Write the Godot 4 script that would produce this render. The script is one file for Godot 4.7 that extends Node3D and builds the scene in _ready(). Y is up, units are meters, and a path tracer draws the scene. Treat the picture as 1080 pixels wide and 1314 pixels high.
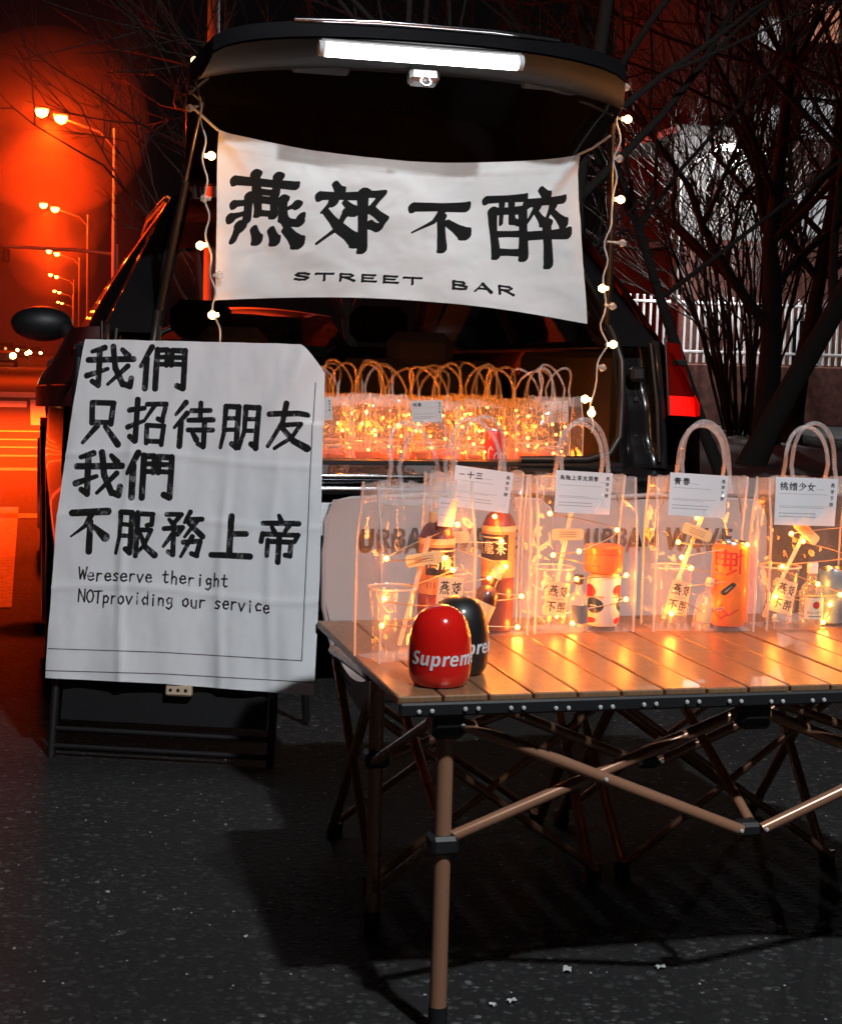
extends Node3D
# Night street stall behind an open hatchback. Street and car run along -Z; the camera stands at the origin.

var M := {}
var used := {}
var rng := RandomNumberGenerator.new()
var nz := FastNoiseLite.new()

# ------------------------------------------------------------------ materials
func lin(r: float, g: float, b: float, a := 1.0) -> Color:
	var c := Color(r, g, b).linear_to_srgb()
	c.a = a
	return c

func mt(c: Color, rough := 0.6, metal := 0.0) -> StandardMaterial3D:
	var m := StandardMaterial3D.new()
	m.albedo_color = c
	m.roughness = rough
	m.metallic = metal
	return m

func pane(c: Color, alpha: float, rough := 0.06) -> StandardMaterial3D:
	var m := mt(c, rough)
	m.transparency = BaseMaterial3D.TRANSPARENCY_ALPHA
	m.albedo_color.a = alpha
	m.cull_mode = BaseMaterial3D.CULL_DISABLED
	return m

func solid_glass(c: Color, scale := 0.05) -> StandardMaterial3D:
	var m := mt(c, 0.02)
	m.transparency = BaseMaterial3D.TRANSPARENCY_ALPHA
	m.albedo_color.a = 0.02
	m.refraction_enabled = true
	m.refraction_scale = scale
	return m

func glow(c: Color, e: float) -> StandardMaterial3D:
	var m := mt(Color(0.9, 0.9, 0.9), 0.4)
	m.emission_enabled = true
	m.emission = c
	m.emission_energy_multiplier = e
	return m

func tex(img: Image) -> ImageTexture:
	return ImageTexture.create_from_image(img)

func printed(img: Image, rough := 0.7) -> StandardMaterial3D:
	var m := mt(Color.WHITE, rough)
	m.albedo_texture = tex(img)
	m.cull_mode = BaseMaterial3D.CULL_DISABLED
	return m

func noise_tex(freq: float, c0: Color, c1: Color, size := 512, kind := FastNoiseLite.TYPE_SIMPLEX_SMOOTH, oct := 4, sd := 1) -> NoiseTexture2D:
	var n := FastNoiseLite.new()
	n.seed = sd
	n.noise_type = kind
	n.frequency = freq
	n.fractal_octaves = oct
	var t := NoiseTexture2D.new()
	t.width = size
	t.height = size
	t.seamless = true
	t.noise = n
	var g := Gradient.new()
	g.set_color(0, c0)
	g.set_color(1, c1)
	t.color_ramp = g
	return t

# ------------------------------------------------------------------ mesh helpers
func st0() -> SurfaceTool:
	var s := SurfaceTool.new()
	s.begin(Mesh.PRIMITIVE_TRIANGLES)
	return s

func done(s: SurfaceTool) -> ArrayMesh:
	s.generate_normals()
	return s.commit()

func quad(s: SurfaceTool, a: Vector3, b: Vector3, c: Vector3, d: Vector3, ua := Vector2(0, 1), ub := Vector2(0, 0), uc := Vector2(1, 0), ud := Vector2(1, 1)) -> void:
	for k in [[a, ua], [b, ub], [c, uc], [a, ua], [c, uc], [d, ud]]:
		s.set_uv(k[1])
		s.add_vertex(k[0])

func face(s: SurfaceTool, pts: Array, from: Vector3) -> void:  # a convex face turned away from a point
	var n: Vector3 = (pts[1] - pts[0]).cross(pts[2] - pts[0])
	var mid := Vector3.ZERO
	for p in pts:
		mid += p / pts.size()
	var p2 := pts.duplicate()
	if n.dot(mid - from) > 0.0:
		p2.reverse()
	for i in range(1, p2.size() - 1):
		for p in [p2[0], p2[i], p2[i + 1]]:
			s.set_uv(Vector2.ZERO)
			s.add_vertex(p)

func hull8(s: SurfaceTool, c: Array) -> void:  # eight corners: four below, the four above them in the same order
	var mid := Vector3.ZERO
	for p in c:
		mid += p / 8.0
	s.set_smooth_group(-1)
	for f in [[0, 1, 2, 3], [4, 5, 6, 7], [0, 1, 5, 4], [1, 2, 6, 5], [2, 3, 7, 6], [3, 0, 4, 7]]:
		face(s, [c[f[0]], c[f[1]], c[f[2]], c[f[3]]], mid)

func box(s: SurfaceTool, at: Vector3, size: Vector3, bev := 0.0, turn := Basis()) -> void:
	var h := size / 2.0
	s.set_smooth_group(-1)
	if bev <= 0.0:
		var c := []
		for y in [-1, 1]:
			for k in [[-1, -1], [1, -1], [1, 1], [-1, 1]]:
				c.append(at + turn * Vector3(k[0] * h.x, y * h.y, k[1] * h.z))
		hull8(s, c)
		return
	var b := minf(bev, minf(h.x, minf(h.y, h.z)) * 0.9)
	var v := func(x: int, y: int, z: int, ax: int) -> Vector3:
		var p := Vector3(x * (h.x - b), y * (h.y - b), z * (h.z - b))
		p[ax] = [x, y, z][ax] * h[ax]
		return at + turn * p
	var pm := [-1, 1]
	for ax in 3:
		for sg in pm:
			var f := []
			for k in [[-1, -1], [1, -1], [1, 1], [-1, 1]]:
				var t := [0, 0, 0]
				t[ax] = sg
				t[(ax + 1) % 3] = k[0]
				t[(ax + 2) % 3] = k[1]
				f.append(v.call(t[0], t[1], t[2], ax))
			face(s, f, at)
	for ax in 3:
		for s1 in pm:
			for s2 in pm:
				var a1 := (ax + 1) % 3
				var a2 := (ax + 2) % 3
				var lo := [0, 0, 0]
				lo[ax] = -1
				lo[a1] = s1
				lo[a2] = s2
				var hi := lo.duplicate()
				hi[ax] = 1
				face(s, [v.call(lo[0], lo[1], lo[2], a1), v.call(hi[0], hi[1], hi[2], a1), v.call(hi[0], hi[1], hi[2], a2), v.call(lo[0], lo[1], lo[2], a2)], at)
	for x in pm:
		for y in pm:
			for z in pm:
				face(s, [v.call(x, y, z, 0), v.call(x, y, z, 1), v.call(x, y, z, 2)], at)

func m_box(size: Vector3, bev := 0.0) -> ArrayMesh:
	var s := st0()
	box(s, Vector3.ZERO, size, bev)
	return done(s)

func tube(s: SurfaceTool, pts: Array, radii, sides := 8, caps := true) -> void:
	var n := pts.size()
	var rings := []
	var dir: Vector3 = (pts[1] - pts[0]).normalized()
	var side: Vector3 = dir.cross(Vector3.UP if absf(dir.y) < 0.9 else Vector3.RIGHT).normalized()
	for i in n:
		var d: Vector3 = (pts[mini(i + 1, n - 1)] - pts[maxi(i - 1, 0)]).normalized()
		side = (side - d * side.dot(d)).normalized()
		var other := d.cross(side)
		var r: float = radii if (radii is float) else radii[i]
		var ring := []
		for k in sides:
			var a := TAU * k / sides
			ring.append(pts[i] + (side * cos(a) + other * sin(a)) * r)
		rings.append(ring)
	s.set_smooth_group(0)
	for i in n - 1:
		for k in sides:
			var k2 := (k + 1) % sides
			quad(s, rings[i][k], rings[i + 1][k], rings[i + 1][k2], rings[i][k2])
	if caps:
		s.set_smooth_group(-1)
		face(s, rings[0], pts[1])
		face(s, rings[n - 1], pts[n - 2])

func m_tube(pts: Array, radii, sides := 8) -> ArrayMesh:
	var s := st0()
	tube(s, pts, radii, sides)
	return done(s)

func lathe(s: SurfaceTool, prof: Array, seg := 20, at := Vector3.ZERO, turn := Basis()) -> void:
	var total := 0.0
	for i in prof.size() - 1:
		total += prof[i].distance_to(prof[i + 1])
	var run := 0.0
	var grp := 1
	for i in prof.size() - 1:
		var p: Vector2 = prof[i]
		var q: Vector2 = prof[i + 1]
		if i > 0 and absf((p - prof[i - 1]).angle_to(q - p)) > 0.6:
			grp += 1
		s.set_smooth_group(grp)
		var v0 := 1.0 - run / total
		run += p.distance_to(q)
		var v1 := 1.0 - run / total
		for j in seg:
			var a0 := TAU * j / seg
			var a1 := TAU * (j + 1) / seg
			var A := at + turn * Vector3(p.x * cos(a0), p.y, p.x * sin(a0))
			var B := at + turn * Vector3(q.x * cos(a0), q.y, q.x * sin(a0))
			var C := at + turn * Vector3(q.x * cos(a1), q.y, q.x * sin(a1))
			var D := at + turn * Vector3(p.x * cos(a1), p.y, p.x * sin(a1))
			var u0 := 1.0 - float(j) / seg
			var u1 := 1.0 - float(j + 1) / seg
			quad(s, A, D, C, B, Vector2(u0, v0), Vector2(u1, v0), Vector2(u1, v1), Vector2(u0, v1))

func m_lathe(prof: Array, seg := 20) -> ArrayMesh:
	var s := st0()
	lathe(s, prof, seg)
	return done(s)

func grid(s: SurfaceTool, nx: int, ny: int, fn: Callable) -> void:  # fn(u, v) with u to the right and v downwards, seen from the front
	s.set_smooth_group(0)
	var P := []
	for j in ny + 1:
		var row := []
		for i in nx + 1:
			row.append(fn.call(float(i) / nx, float(j) / ny))
		P.append(row)
	for j in ny:
		for i in nx:
			var u0 := float(i) / nx
			var u1 := float(i + 1) / nx
			var v0 := float(j) / ny
			var v1 := float(j + 1) / ny
			quad(s, P[j + 1][i], P[j][i], P[j][i + 1], P[j + 1][i + 1], Vector2(u0, v1), Vector2(u0, v0), Vector2(u1, v0), Vector2(u1, v1))

func m_grid(nx: int, ny: int, fn: Callable) -> ArrayMesh:
	var s := st0()
	grid(s, nx, ny, fn)
	return done(s)

func slab(s: SurfaceTool, poly: Array, z0: float, z1: float) -> void:  # a convex outline in xy given a thickness
	var mid := Vector2.ZERO
	for p in poly:
		mid += p / poly.size()
	var c := Vector3(mid.x, mid.y, (z0 + z1) / 2.0)
	s.set_smooth_group(-1)
	for z in [z0, z1]:
		var f := []
		for p in poly:
			f.append(Vector3(p.x, p.y, z))
		face(s, f, c)
	for i in poly.size():
		var p: Vector2 = poly[i]
		var q: Vector2 = poly[(i + 1) % poly.size()]
		face(s, [Vector3(p.x, p.y, z0), Vector3(q.x, q.y, z0), Vector3(q.x, q.y, z1), Vector3(p.x, p.y, z1)], c)

func round_rect(w: float, h: float, r: float, n := 5) -> Array:
	var o := []
	for k in 4:
		var cx: float = (w / 2 - r) * [1, -1, -1, 1][k]
		var cy: float = (h / 2 - r) * [1, 1, -1, -1][k]
		for i in n + 1:
			var a := PI / 2 * (k + float(i) / n)
			o.append(Vector2(cx + r * cos(a), cy + r * sin(a)))
	return o

func m_slab(poly: Array, z0: float, z1: float) -> ArrayMesh:
	var s := st0()
	slab(s, poly, z0, z1)
	return done(s)

# ------------------------------------------------------------------ nodes
func numbered(called: String) -> String:
	used[called] = used.get(called, -1) + 1
	return called if used[called] == 0 else "%s_%03d" % [called, used[called]]

func tag(o: Node, label: String, category: String, group := "") -> void:
	o.set_meta("label", label)
	o.set_meta("category", category)
	if group:
		o.set_meta("group", group)

func thing(called: String, label: String, category: String, at := Vector3.ZERO, turn := 0.0, group := "") -> Node3D:
	var o := Node3D.new()
	o.name = numbered(called)
	add_child(o)
	o.position = at
	o.rotation.y = turn
	tag(o, label, category, group)
	return o

func obj(called: String, mesh: Mesh, m: Material, parent: Node3D, at := Vector3.ZERO, turn := Basis()) -> MeshInstance3D:
	var o := MeshInstance3D.new()
	o.name = called
	o.mesh = mesh
	o.material_override = m
	parent.add_child(o, true)
	o.transform = Transform3D(turn, at)
	return o

func wob(called: String, mesh: Mesh, m: Material, parent: Node3D) -> MeshInstance3D:  # a part given in the place's own metres
	return obj(called, mesh, m, parent, -parent.position)

func one(called: String, mesh: Mesh, m: Material, label: String, category: String, at := Vector3.ZERO, turn := Basis(), group := "") -> MeshInstance3D:
	var o := obj(numbered(called), mesh, m, self, at, turn)
	tag(o, label, category, group)
	return o

func ground_piece(called: String, mesh: Mesh, m: Material, at := Vector3.ZERO) -> MeshInstance3D:
	var o := obj(numbered(called), mesh, m, self, at)
	o.set_meta("kind", "structure")
	return o

func copy(o: Node3D, label := "") -> Node3D:
	var c: Node3D = o.duplicate()
	c.name = numbered(o.name)
	add_child(c)
	if label:
		c.set_meta("label", label)
	return c

func omni(parent: Node3D, at: Vector3, c: Color, e: float, size := 0.01) -> void:
	var l := OmniLight3D.new()
	l.name = "light"
	l.light_color = c
	l.light_energy = e
	l.light_size = size
	l.omni_range = 400.0 if e > 1.0 else 8.0
	l.omni_attenuation = 2.0
	l.shadow_enabled = true
	parent.add_child(l, true)
	l.position = at

# ------------------------------------------------------------------ lettering: brush strokes on a 100 by 100 field, [width at start, width at end, x, y, x, y, ...]
var G := {
	"燕": [[9, 9, 10, 14, 88, 11], [10, 9, 36, 2, 38, 27], [10, 9, 65, 1, 62, 27], [7, 7, 38, 26, 62, 25], [9, 8, 40, 37, 40, 57], [8, 9, 40, 37, 61, 36, 60, 57], [7, 7, 40, 56, 60, 55], [10, 9, 29, 34, 26, 66], [8, 7, 9, 47, 28, 42], [9, 5, 5, 66, 27, 56], [9, 4, 90, 38, 73, 49], [10, 9, 72, 33, 72, 60, 78, 67, 95, 65, 96, 56], [11, 8, 17, 76, 9, 96], [7, 11, 35, 78, 40, 94], [7, 11, 57, 78, 63, 94], [8, 14, 76, 76, 93, 95]],
	"郊": [[6, 11, 27, 4, 34, 16], [9, 9, 6, 25, 57, 19], [9, 4, 24, 31, 10, 48], [5, 11, 40, 30, 54, 43], [9, 4, 43, 44, 31, 70, 4, 94], [6, 14, 14, 46, 34, 70, 58, 88], [11, 10, 65, 14, 65, 99], [9, 8, 65, 16, 91, 13, 75, 37], [8, 9, 75, 37, 94, 52, 87, 65, 73, 61]],
	"不": [[11, 12, 6, 17, 93, 11], [11, 3, 56, 15, 40, 44, 5, 69], [10, 11, 52, 34, 52, 99], [7, 15, 61, 44, 90, 66]],
	"醉": [[8, 8, 2, 14, 48, 11], [9, 9, 9, 30, 11, 94], [8, 10, 9, 31, 45, 28, 44, 93], [7, 4, 21, 14, 19, 48], [7, 7, 32, 14, 32, 44, 41, 46], [7, 7, 13, 63, 43, 61], [8, 8, 11, 89, 44, 87], [6, 11, 69, 0, 75, 11], [9, 8, 51, 19, 97, 14], [8, 4, 62, 24, 49, 46], [5, 9, 62, 32, 70, 45], [8, 4, 83, 22, 72, 45], [5, 10, 83, 30, 96, 45], [9, 11, 48, 64, 99, 58], [10, 10, 74, 46, 74, 100]],
	"我": [[9, 6, 36, 6, 10, 16], [9, 9, 4, 36, 97, 29], [9, 8, 26, 13, 28, 92, 16, 83], [9, 6, 3, 72, 45, 54], [9, 9, 54, 3, 62, 52, 80, 86, 94, 91, 96, 74], [8, 5, 87, 45, 47, 90], [7, 10, 74, 9, 87, 22]],
	"們": [[9, 6, 25, 3, 4, 46], [9, 9, 16, 30, 16, 97], [9, 9, 37, 9, 36, 97], [8, 8, 37, 10, 59, 10, 58, 43], [7, 7, 38, 26, 58, 26], [7, 7, 38, 42, 58, 41], [8, 8, 68, 10, 68, 42], [8, 9, 68, 10, 95, 10, 94, 95, 83, 88], [7, 7, 68, 26, 94, 26], [7, 7, 68, 41, 94, 41]],
	"只": [[9, 9, 25, 8, 28, 53], [9, 9, 25, 8, 77, 7, 74, 53], [8, 8, 28, 50, 74, 50], [9, 6, 40, 58, 8, 96], [8, 11, 60, 58, 94, 95]],
	"招": [[9, 8, 3, 27, 38, 22], [9, 9, 22, 3, 22, 94, 9, 85], [9, 6, 1, 64, 40, 48], [8, 8, 46, 12, 93, 10, 87, 47, 76, 42], [8, 5, 66, 12, 41, 50], [8, 8, 49, 58, 52, 97], [8, 8, 49, 58, 91, 57, 88, 97], [8, 8, 52, 92, 88, 92]],
	"待": [[9, 5, 27, 3, 4, 30], [9, 5, 31, 26, 3, 58], [9, 9, 18, 45, 18, 98], [8, 8, 42, 20, 89, 18], [8, 8, 64, 3, 64, 40], [8, 9, 36, 41, 97, 38], [8, 8, 36, 62, 97, 60], [9, 8, 76, 44, 76, 97, 62, 90], [7, 10, 47, 68, 58, 81]],
	"朋": [[9, 6, 12, 8, 12, 60, 3, 97], [9, 9, 12, 8, 43, 8, 42, 95, 31, 88], [7, 7, 12, 34, 42, 34], [7, 7, 12, 59, 42, 58], [9, 6, 60, 8, 60, 60, 51, 97], [9, 9, 60, 8, 92, 8, 91, 95, 80, 88], [7, 7, 60, 34, 91, 34], [7, 7, 60, 59, 91, 58]],
	"友": [[9, 9, 5, 27, 95, 22], [9, 6, 45, 3, 36, 46, 4, 94], [8, 6, 34, 49, 82, 46, 60, 75, 22, 99], [8, 12, 37, 55, 66, 82, 98, 97]],
	"服": [[9, 6, 10, 8, 10, 60, 2, 97], [9, 9, 10, 8, 38, 8, 37, 95, 28, 88], [7, 7, 10, 34, 37, 34], [7, 7, 10, 59, 37, 58], [9, 9, 52, 7, 52, 99], [8, 8, 52, 9, 89, 9, 87, 30, 76, 34], [8, 6, 54, 44, 87, 43, 73, 76, 52, 97], [7, 11, 59, 50, 76, 80, 99, 97]],
	"務": [[8, 7, 7, 8, 43, 8, 26, 27], [6, 9, 14, 19, 27, 31], [8, 8, 3, 39, 47, 36, 37, 51], [8, 8, 26, 38, 26, 95, 15, 88], [8, 5, 24, 50, 3, 78], [8, 5, 64, 1, 51, 25], [8, 8, 58, 18, 93, 15], [8, 5, 83, 18, 53, 55], [7, 10, 60, 24, 96, 53], [8, 8, 51, 67, 91, 64, 85, 95, 73, 90], [8, 5, 72, 54, 47, 99]],
	"上": [[10, 10, 48, 5, 48, 88], [9, 9, 48, 43, 86, 40], [9, 10, 3, 91, 99, 88]],
	"帝": [[6, 9, 47, 1, 53, 12], [8, 9, 9, 19, 93, 16], [6, 9, 31, 24, 38, 35], [9, 6, 71, 22, 62, 35], [8, 8, 9, 41, 7, 58], [8, 7, 9, 42, 94, 40, 86, 55], [8, 8, 23, 55, 23, 87], [8, 8, 23, 57, 79, 56, 78, 86, 67, 84], [9, 9, 50, 44, 50, 100]],
	"十": [[9, 9, 6, 48, 94, 46], [9, 9, 50, 6, 50, 96]],
	"三": [[9, 9, 14, 16, 86, 14], [9, 9, 20, 48, 80, 47], [9, 9, 5, 88, 95, 86]],
	"青": [[8, 8, 14, 14, 86, 13], [8, 8, 18, 28, 82, 27], [8, 8, 6, 43, 94, 42], [8, 8, 50, 3, 50, 43], [8, 8, 26, 54, 26, 97], [8, 8, 26, 54, 75, 54, 75, 96], [7, 7, 27, 68, 74, 68], [7, 7, 27, 82, 74, 82]],
	"春": [[8, 8, 14, 14, 86, 13], [8, 8, 20, 27, 80, 26], [8, 8, 6, 41, 94, 40], [8, 5, 50, 3, 40, 45, 6, 76], [6, 10, 55, 42, 95, 72], [8, 8, 30, 60, 30, 97], [8, 8, 30, 60, 70, 60, 70, 97], [7, 7, 30, 78, 70, 78], [7, 7, 30, 94, 70, 94]],
	"桃": [[8, 8, 3, 30, 40, 28], [8, 8, 22, 4, 22, 97], [7, 4, 21, 34, 4, 68], [6, 8, 24, 42, 38, 58], [8, 5, 58, 6, 56, 62, 42, 95], [6, 8, 46, 24, 54, 38], [7, 5, 42, 64, 57, 54], [8, 8, 72, 5, 72, 84, 78, 92, 96, 90, 96, 76], [7, 5, 93, 20, 76, 38], [6, 9, 76, 50, 94, 64]],
	"婚": [[8, 6, 22, 4, 8, 60, 34, 94], [8, 5, 34, 28, 28, 62, 4, 94], [8, 8, 2, 34, 42, 30], [7, 5, 88, 6, 52, 14], [8, 8, 52, 14, 52, 46, 62, 40], [8, 8, 52, 28, 94, 26], [8, 8, 72, 10, 78, 38, 94, 46], [8, 8, 56, 56, 56, 97], [8, 8, 56, 56, 90, 56, 90, 97], [6, 6, 56, 75, 90, 75], [6, 6, 56, 93, 90, 93]],
	"少": [[9, 9, 50, 4, 50, 52, 42, 48], [8, 5, 30, 20, 8, 50], [7, 11, 66, 18, 92, 44], [9, 4, 78, 48, 50, 80, 12, 97]],
	"女": [[9, 8, 42, 4, 22, 62, 78, 96], [9, 5, 70, 36, 56, 72, 10, 97], [9, 9, 4, 38, 96, 35]],
	"烏": [[7, 4, 48, 2, 38, 12], [8, 8, 24, 12, 24, 62], [8, 8, 24, 14, 74, 14, 74, 36, 26, 36], [7, 7, 25, 49, 84, 49], [8, 8, 25, 62, 92, 61, 86, 97, 74, 92], [7, 5, 14, 74, 6, 92], [5, 8, 32, 74, 36, 88], [5, 8, 48, 73, 53, 87], [5, 8, 63, 72, 69, 85]],
	"龍": [[6, 8, 26, 2, 29, 10], [7, 7, 6, 14, 48, 13], [6, 7, 16, 20, 20, 30], [7, 5, 38, 19, 33, 30], [7, 7, 4, 34, 50, 33], [7, 5, 12, 44, 12, 84, 6, 97], [7, 7, 12, 44, 44, 44, 44, 95, 36, 92], [6, 6, 13, 59, 43, 59], [6, 6, 13, 73, 43, 73], [7, 7, 60, 4, 60, 36, 92, 35], [7, 7, 60, 20, 88, 18], [7, 7, 60, 46, 90, 45, 89, 58, 62, 58], [7, 8, 61, 46, 61, 92, 95, 92, 96, 80], [6, 6, 68, 68, 88, 68], [6, 6, 68, 79, 88, 79]],
	"茶": [[8, 8, 6, 16, 94, 14], [8, 8, 32, 4, 33, 26], [8, 8, 68, 3, 66, 26], [8, 4, 50, 26, 32, 46, 4, 60], [6, 10, 50, 28, 70, 46, 97, 60], [8, 8, 22, 62, 80, 60], [9, 9, 50, 46, 50, 98], [7, 5, 38, 70, 18, 92], [6, 9, 62, 70, 84, 90]],
	"S": [[8, 8, 84, 20, 60, 8, 26, 12, 16, 28, 30, 44, 66, 54, 82, 70, 70, 90, 38, 94, 12, 84]],
	"T": [[8, 8, 4, 12, 96, 8], [9, 9, 50, 10, 48, 96]],
	"R": [[9, 9, 18, 8, 16, 96], [7, 8, 18, 8, 70, 8, 84, 26, 68, 48, 20, 52], [8, 8, 44, 52, 90, 96]],
	"E": [[9, 9, 18, 8, 16, 94], [8, 8, 18, 8, 86, 6], [7, 7, 18, 50, 74, 48], [8, 8, 16, 94, 90, 92]],
	"B": [[9, 9, 18, 6, 16, 94], [7, 8, 18, 8, 66, 10, 74, 28, 60, 46, 20, 48], [8, 8, 50, 48, 84, 62, 80, 86, 56, 94, 16, 94]],
	"A": [[6, 8, 50, 4, 8, 96], [9, 10, 50, 4, 92, 96], [7, 7, 26, 64, 76, 62]],
	"W": [[8, 8, 2, 10, 24, 94, 50, 30, 74, 94, 98, 8]], "N": [[8, 8, 14, 96, 14, 6, 84, 94, 84, 4]],
	"O": [[8, 8, 50, 6, 16, 28, 12, 66, 40, 95, 76, 84, 90, 44, 74, 12, 50, 6]],
	"C": [[9, 9, 84, 22, 56, 6, 22, 28, 18, 66, 44, 94, 84, 80]],
	"e": [[8, 8, 18, 68, 80, 64, 70, 44, 40, 40, 16, 62, 26, 88, 54, 96, 84, 86]],
	"r": [[8, 8, 24, 42, 24, 97], [8, 7, 24, 60, 48, 43, 76, 46]],
	"s": [[8, 8, 76, 48, 46, 40, 22, 52, 44, 66, 72, 76, 58, 94, 18, 90]],
	"v": [[8, 8, 12, 42, 44, 96, 82, 40]],
	"t": [[8, 8, 42, 12, 40, 84, 56, 96, 76, 90], [8, 7, 14, 40, 76, 38]],
	"h": [[8, 8, 22, 6, 22, 97], [8, 8, 22, 60, 50, 42, 74, 54, 74, 97]],
	"i": [[8, 8, 50, 42, 50, 97], [9, 9, 50, 20, 51, 24]],
	"g": [[8, 8, 78, 46, 44, 40, 22, 58, 38, 82, 76, 72, 78, 44, 78, 104, 50, 122, 20, 112]],
	"p": [[8, 8, 22, 42, 22, 126], [8, 8, 22, 54, 52, 40, 80, 58, 70, 88, 24, 90]],
	"o": [[8, 8, 50, 40, 18, 58, 24, 88, 56, 97, 82, 74, 72, 46, 50, 40]],
	"d": [[8, 8, 78, 4, 78, 97], [8, 8, 78, 54, 46, 42, 18, 66, 36, 95, 76, 84]],
	"n": [[8, 8, 22, 42, 22, 97], [8, 8, 22, 60, 50, 42, 74, 54, 74, 97]],
	"u": [[8, 8, 20, 42, 24, 84, 48, 97, 76, 80], [8, 8, 76, 42, 76, 97]],
	"c": [[8, 8, 78, 50, 48, 40, 20, 62, 34, 92, 78, 88]],
	"a": [[8, 8, 76, 46, 44, 40, 18, 66, 36, 95, 72, 80], [8, 8, 76, 42, 76, 90, 88, 97]],
	"l": [[8, 8, 50, 4, 48, 97]], " ": [], "-": [[8, 8, 20, 56, 80, 54]],
}

func ink(img: Image, x0: float, y0: float, x1: float, y1: float, w0: float, w1: float, c: Color, dry := 0.0, nib := false) -> void:
	var a := Vector2(x0, y0)
	var b := Vector2(x1, y1)
	var d := b - a
	var l2 := maxf(d.length_squared(), 0.0001)
	var wm := maxf(w0, w1) * 0.5 * (1.4 if nib else 1.0) + 1.5
	var turn := Transform2D(Vector2(0.64 / 1.38, 0.77 / 0.66), Vector2(-0.77 / 1.38, 0.64 / 0.66), Vector2.ZERO)  # a broad brush held aslant
	if nib:
		a = turn * a
		b = turn * b
		d = b - a
		l2 = maxf(d.length_squared(), 0.0001)
	for y in range(maxi(0, int(minf(y0, y1) - wm)), mini(img.get_height(), int(maxf(y0, y1) + wm) + 1)):
		for x in range(maxi(0, int(minf(x0, x1) - wm)), mini(img.get_width(), int(maxf(x0, x1) + wm) + 1)):
			var p := Vector2(x + 0.5, y + 0.5)
			if nib:
				p = turn * p
			var t := clampf((p - a).dot(d) / l2, 0.0, 1.0)
			var cov := lerpf(w0, w1, t) * 0.5 - p.distance_to(a + d * t) + 0.5
			if cov > 0.0:
				cov = minf(cov, 1.0)
				if dry > 0.0:
					cov *= 1.0 - dry * smoothstep(0.05, 0.6, nz.get_noise_2d(x * 0.45, y * 0.3) + 0.25 * nz.get_noise_2d(x * 0.6 + y * 2.0, y * 0.5 - x))
				img.set_pixel(x, y, img.get_pixel(x, y).lerp(c, cov))

func write(img: Image, text: String, x: float, y: float, w: float, h: float, step: float, c: Color, weight := 1.0, dry := 0.0, hand := 0.0, brush := false) -> void:
	var r := RandomNumberGenerator.new()
	r.seed = text.hash()
	for k in text.length():
		var by := r.randf_range(-1, 1) * hand * h
		var tilt := r.randf_range(-1, 1) * hand
		for s in G.get(text[k], G["-"]):
			var n: int = (s.size() - 2) / 2
			var sc := minf(w, h) / 100.0 * weight
			for i in n - 1:
				var t0 := float(i) / (n - 1)
				var t1 := float(i + 1) / (n - 1)
				var a := Vector2(x + step * k + s[2 + 2 * i] * w / 100.0, y + by + s[3 + 2 * i] * h / 100.0)
				var b := Vector2(x + step * k + s[4 + 2 * i] * w / 100.0, y + by + s[5 + 2 * i] * h / 100.0)
				a.y += tilt * (a.x - x - step * k)
				b.y += tilt * (b.x - x - step * k)
				if hand > 0.0:
					b += Vector2(r.randf_range(-1, 1), r.randf_range(-1, 1)) * hand * w * 0.35
				var w0 := lerpf(s[0], s[1], t0) * sc
				var w1 := lerpf(s[0], s[1], t1) * sc
				var mid := (a + b) / 2.0
				if brush:
					# a thinner waist between pressed ends
					ink(img, a.x, a.y, mid.x, mid.y, w0, (w0 + w1) * 0.42, c, dry, true)
					ink(img, mid.x, mid.y, b.x, b.y, (w0 + w1) * 0.42, w1, c, dry, true)
					if i == 0 and w0 > w1 * 0.8:
						ink(img, a.x - w0 * 0.1, a.y - w0 * 0.12, a.x + w0 * 0.1, a.y + w0 * 0.12, w0 * 0.8, w0 * 1.12, c, dry, true)
					if i == n - 2 and w1 > w0 * 0.8:
						ink(img, b.x, b.y, b.x + w1 * 0.12, b.y + w1 * 0.15, w1 * 1.1, w1 * 0.7, c, dry, true)
				else:
					ink(img, a.x, a.y, b.x, b.y, w0, w1, c, dry)

func page(w: int, h: int, c: Color) -> Image:
	var im := Image.create(w, h, false, Image.FORMAT_RGB8)
	im.fill(c)
	return im

func text_mesh(text: String, size: float, depth := 0.001, bold := true) -> TextMesh:
	var f := SystemFont.new()
	f.font_names = PackedStringArray(["Droid Sans"])
	f.font_weight = 700 if bold else 400
	var t := TextMesh.new()
	t.text = text
	t.font = f
	t.font_size = 64
	t.pixel_size = size / 64.0
	t.depth = depth
	t.curve_step = 2.0
	return t

# ------------------------------------------------------------------ the place
const WARM := Color(1.0, 0.52, 0.15)
const SODIUM := Color(1.0, 0.23, 0.025)
const XC := 1.10

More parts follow.
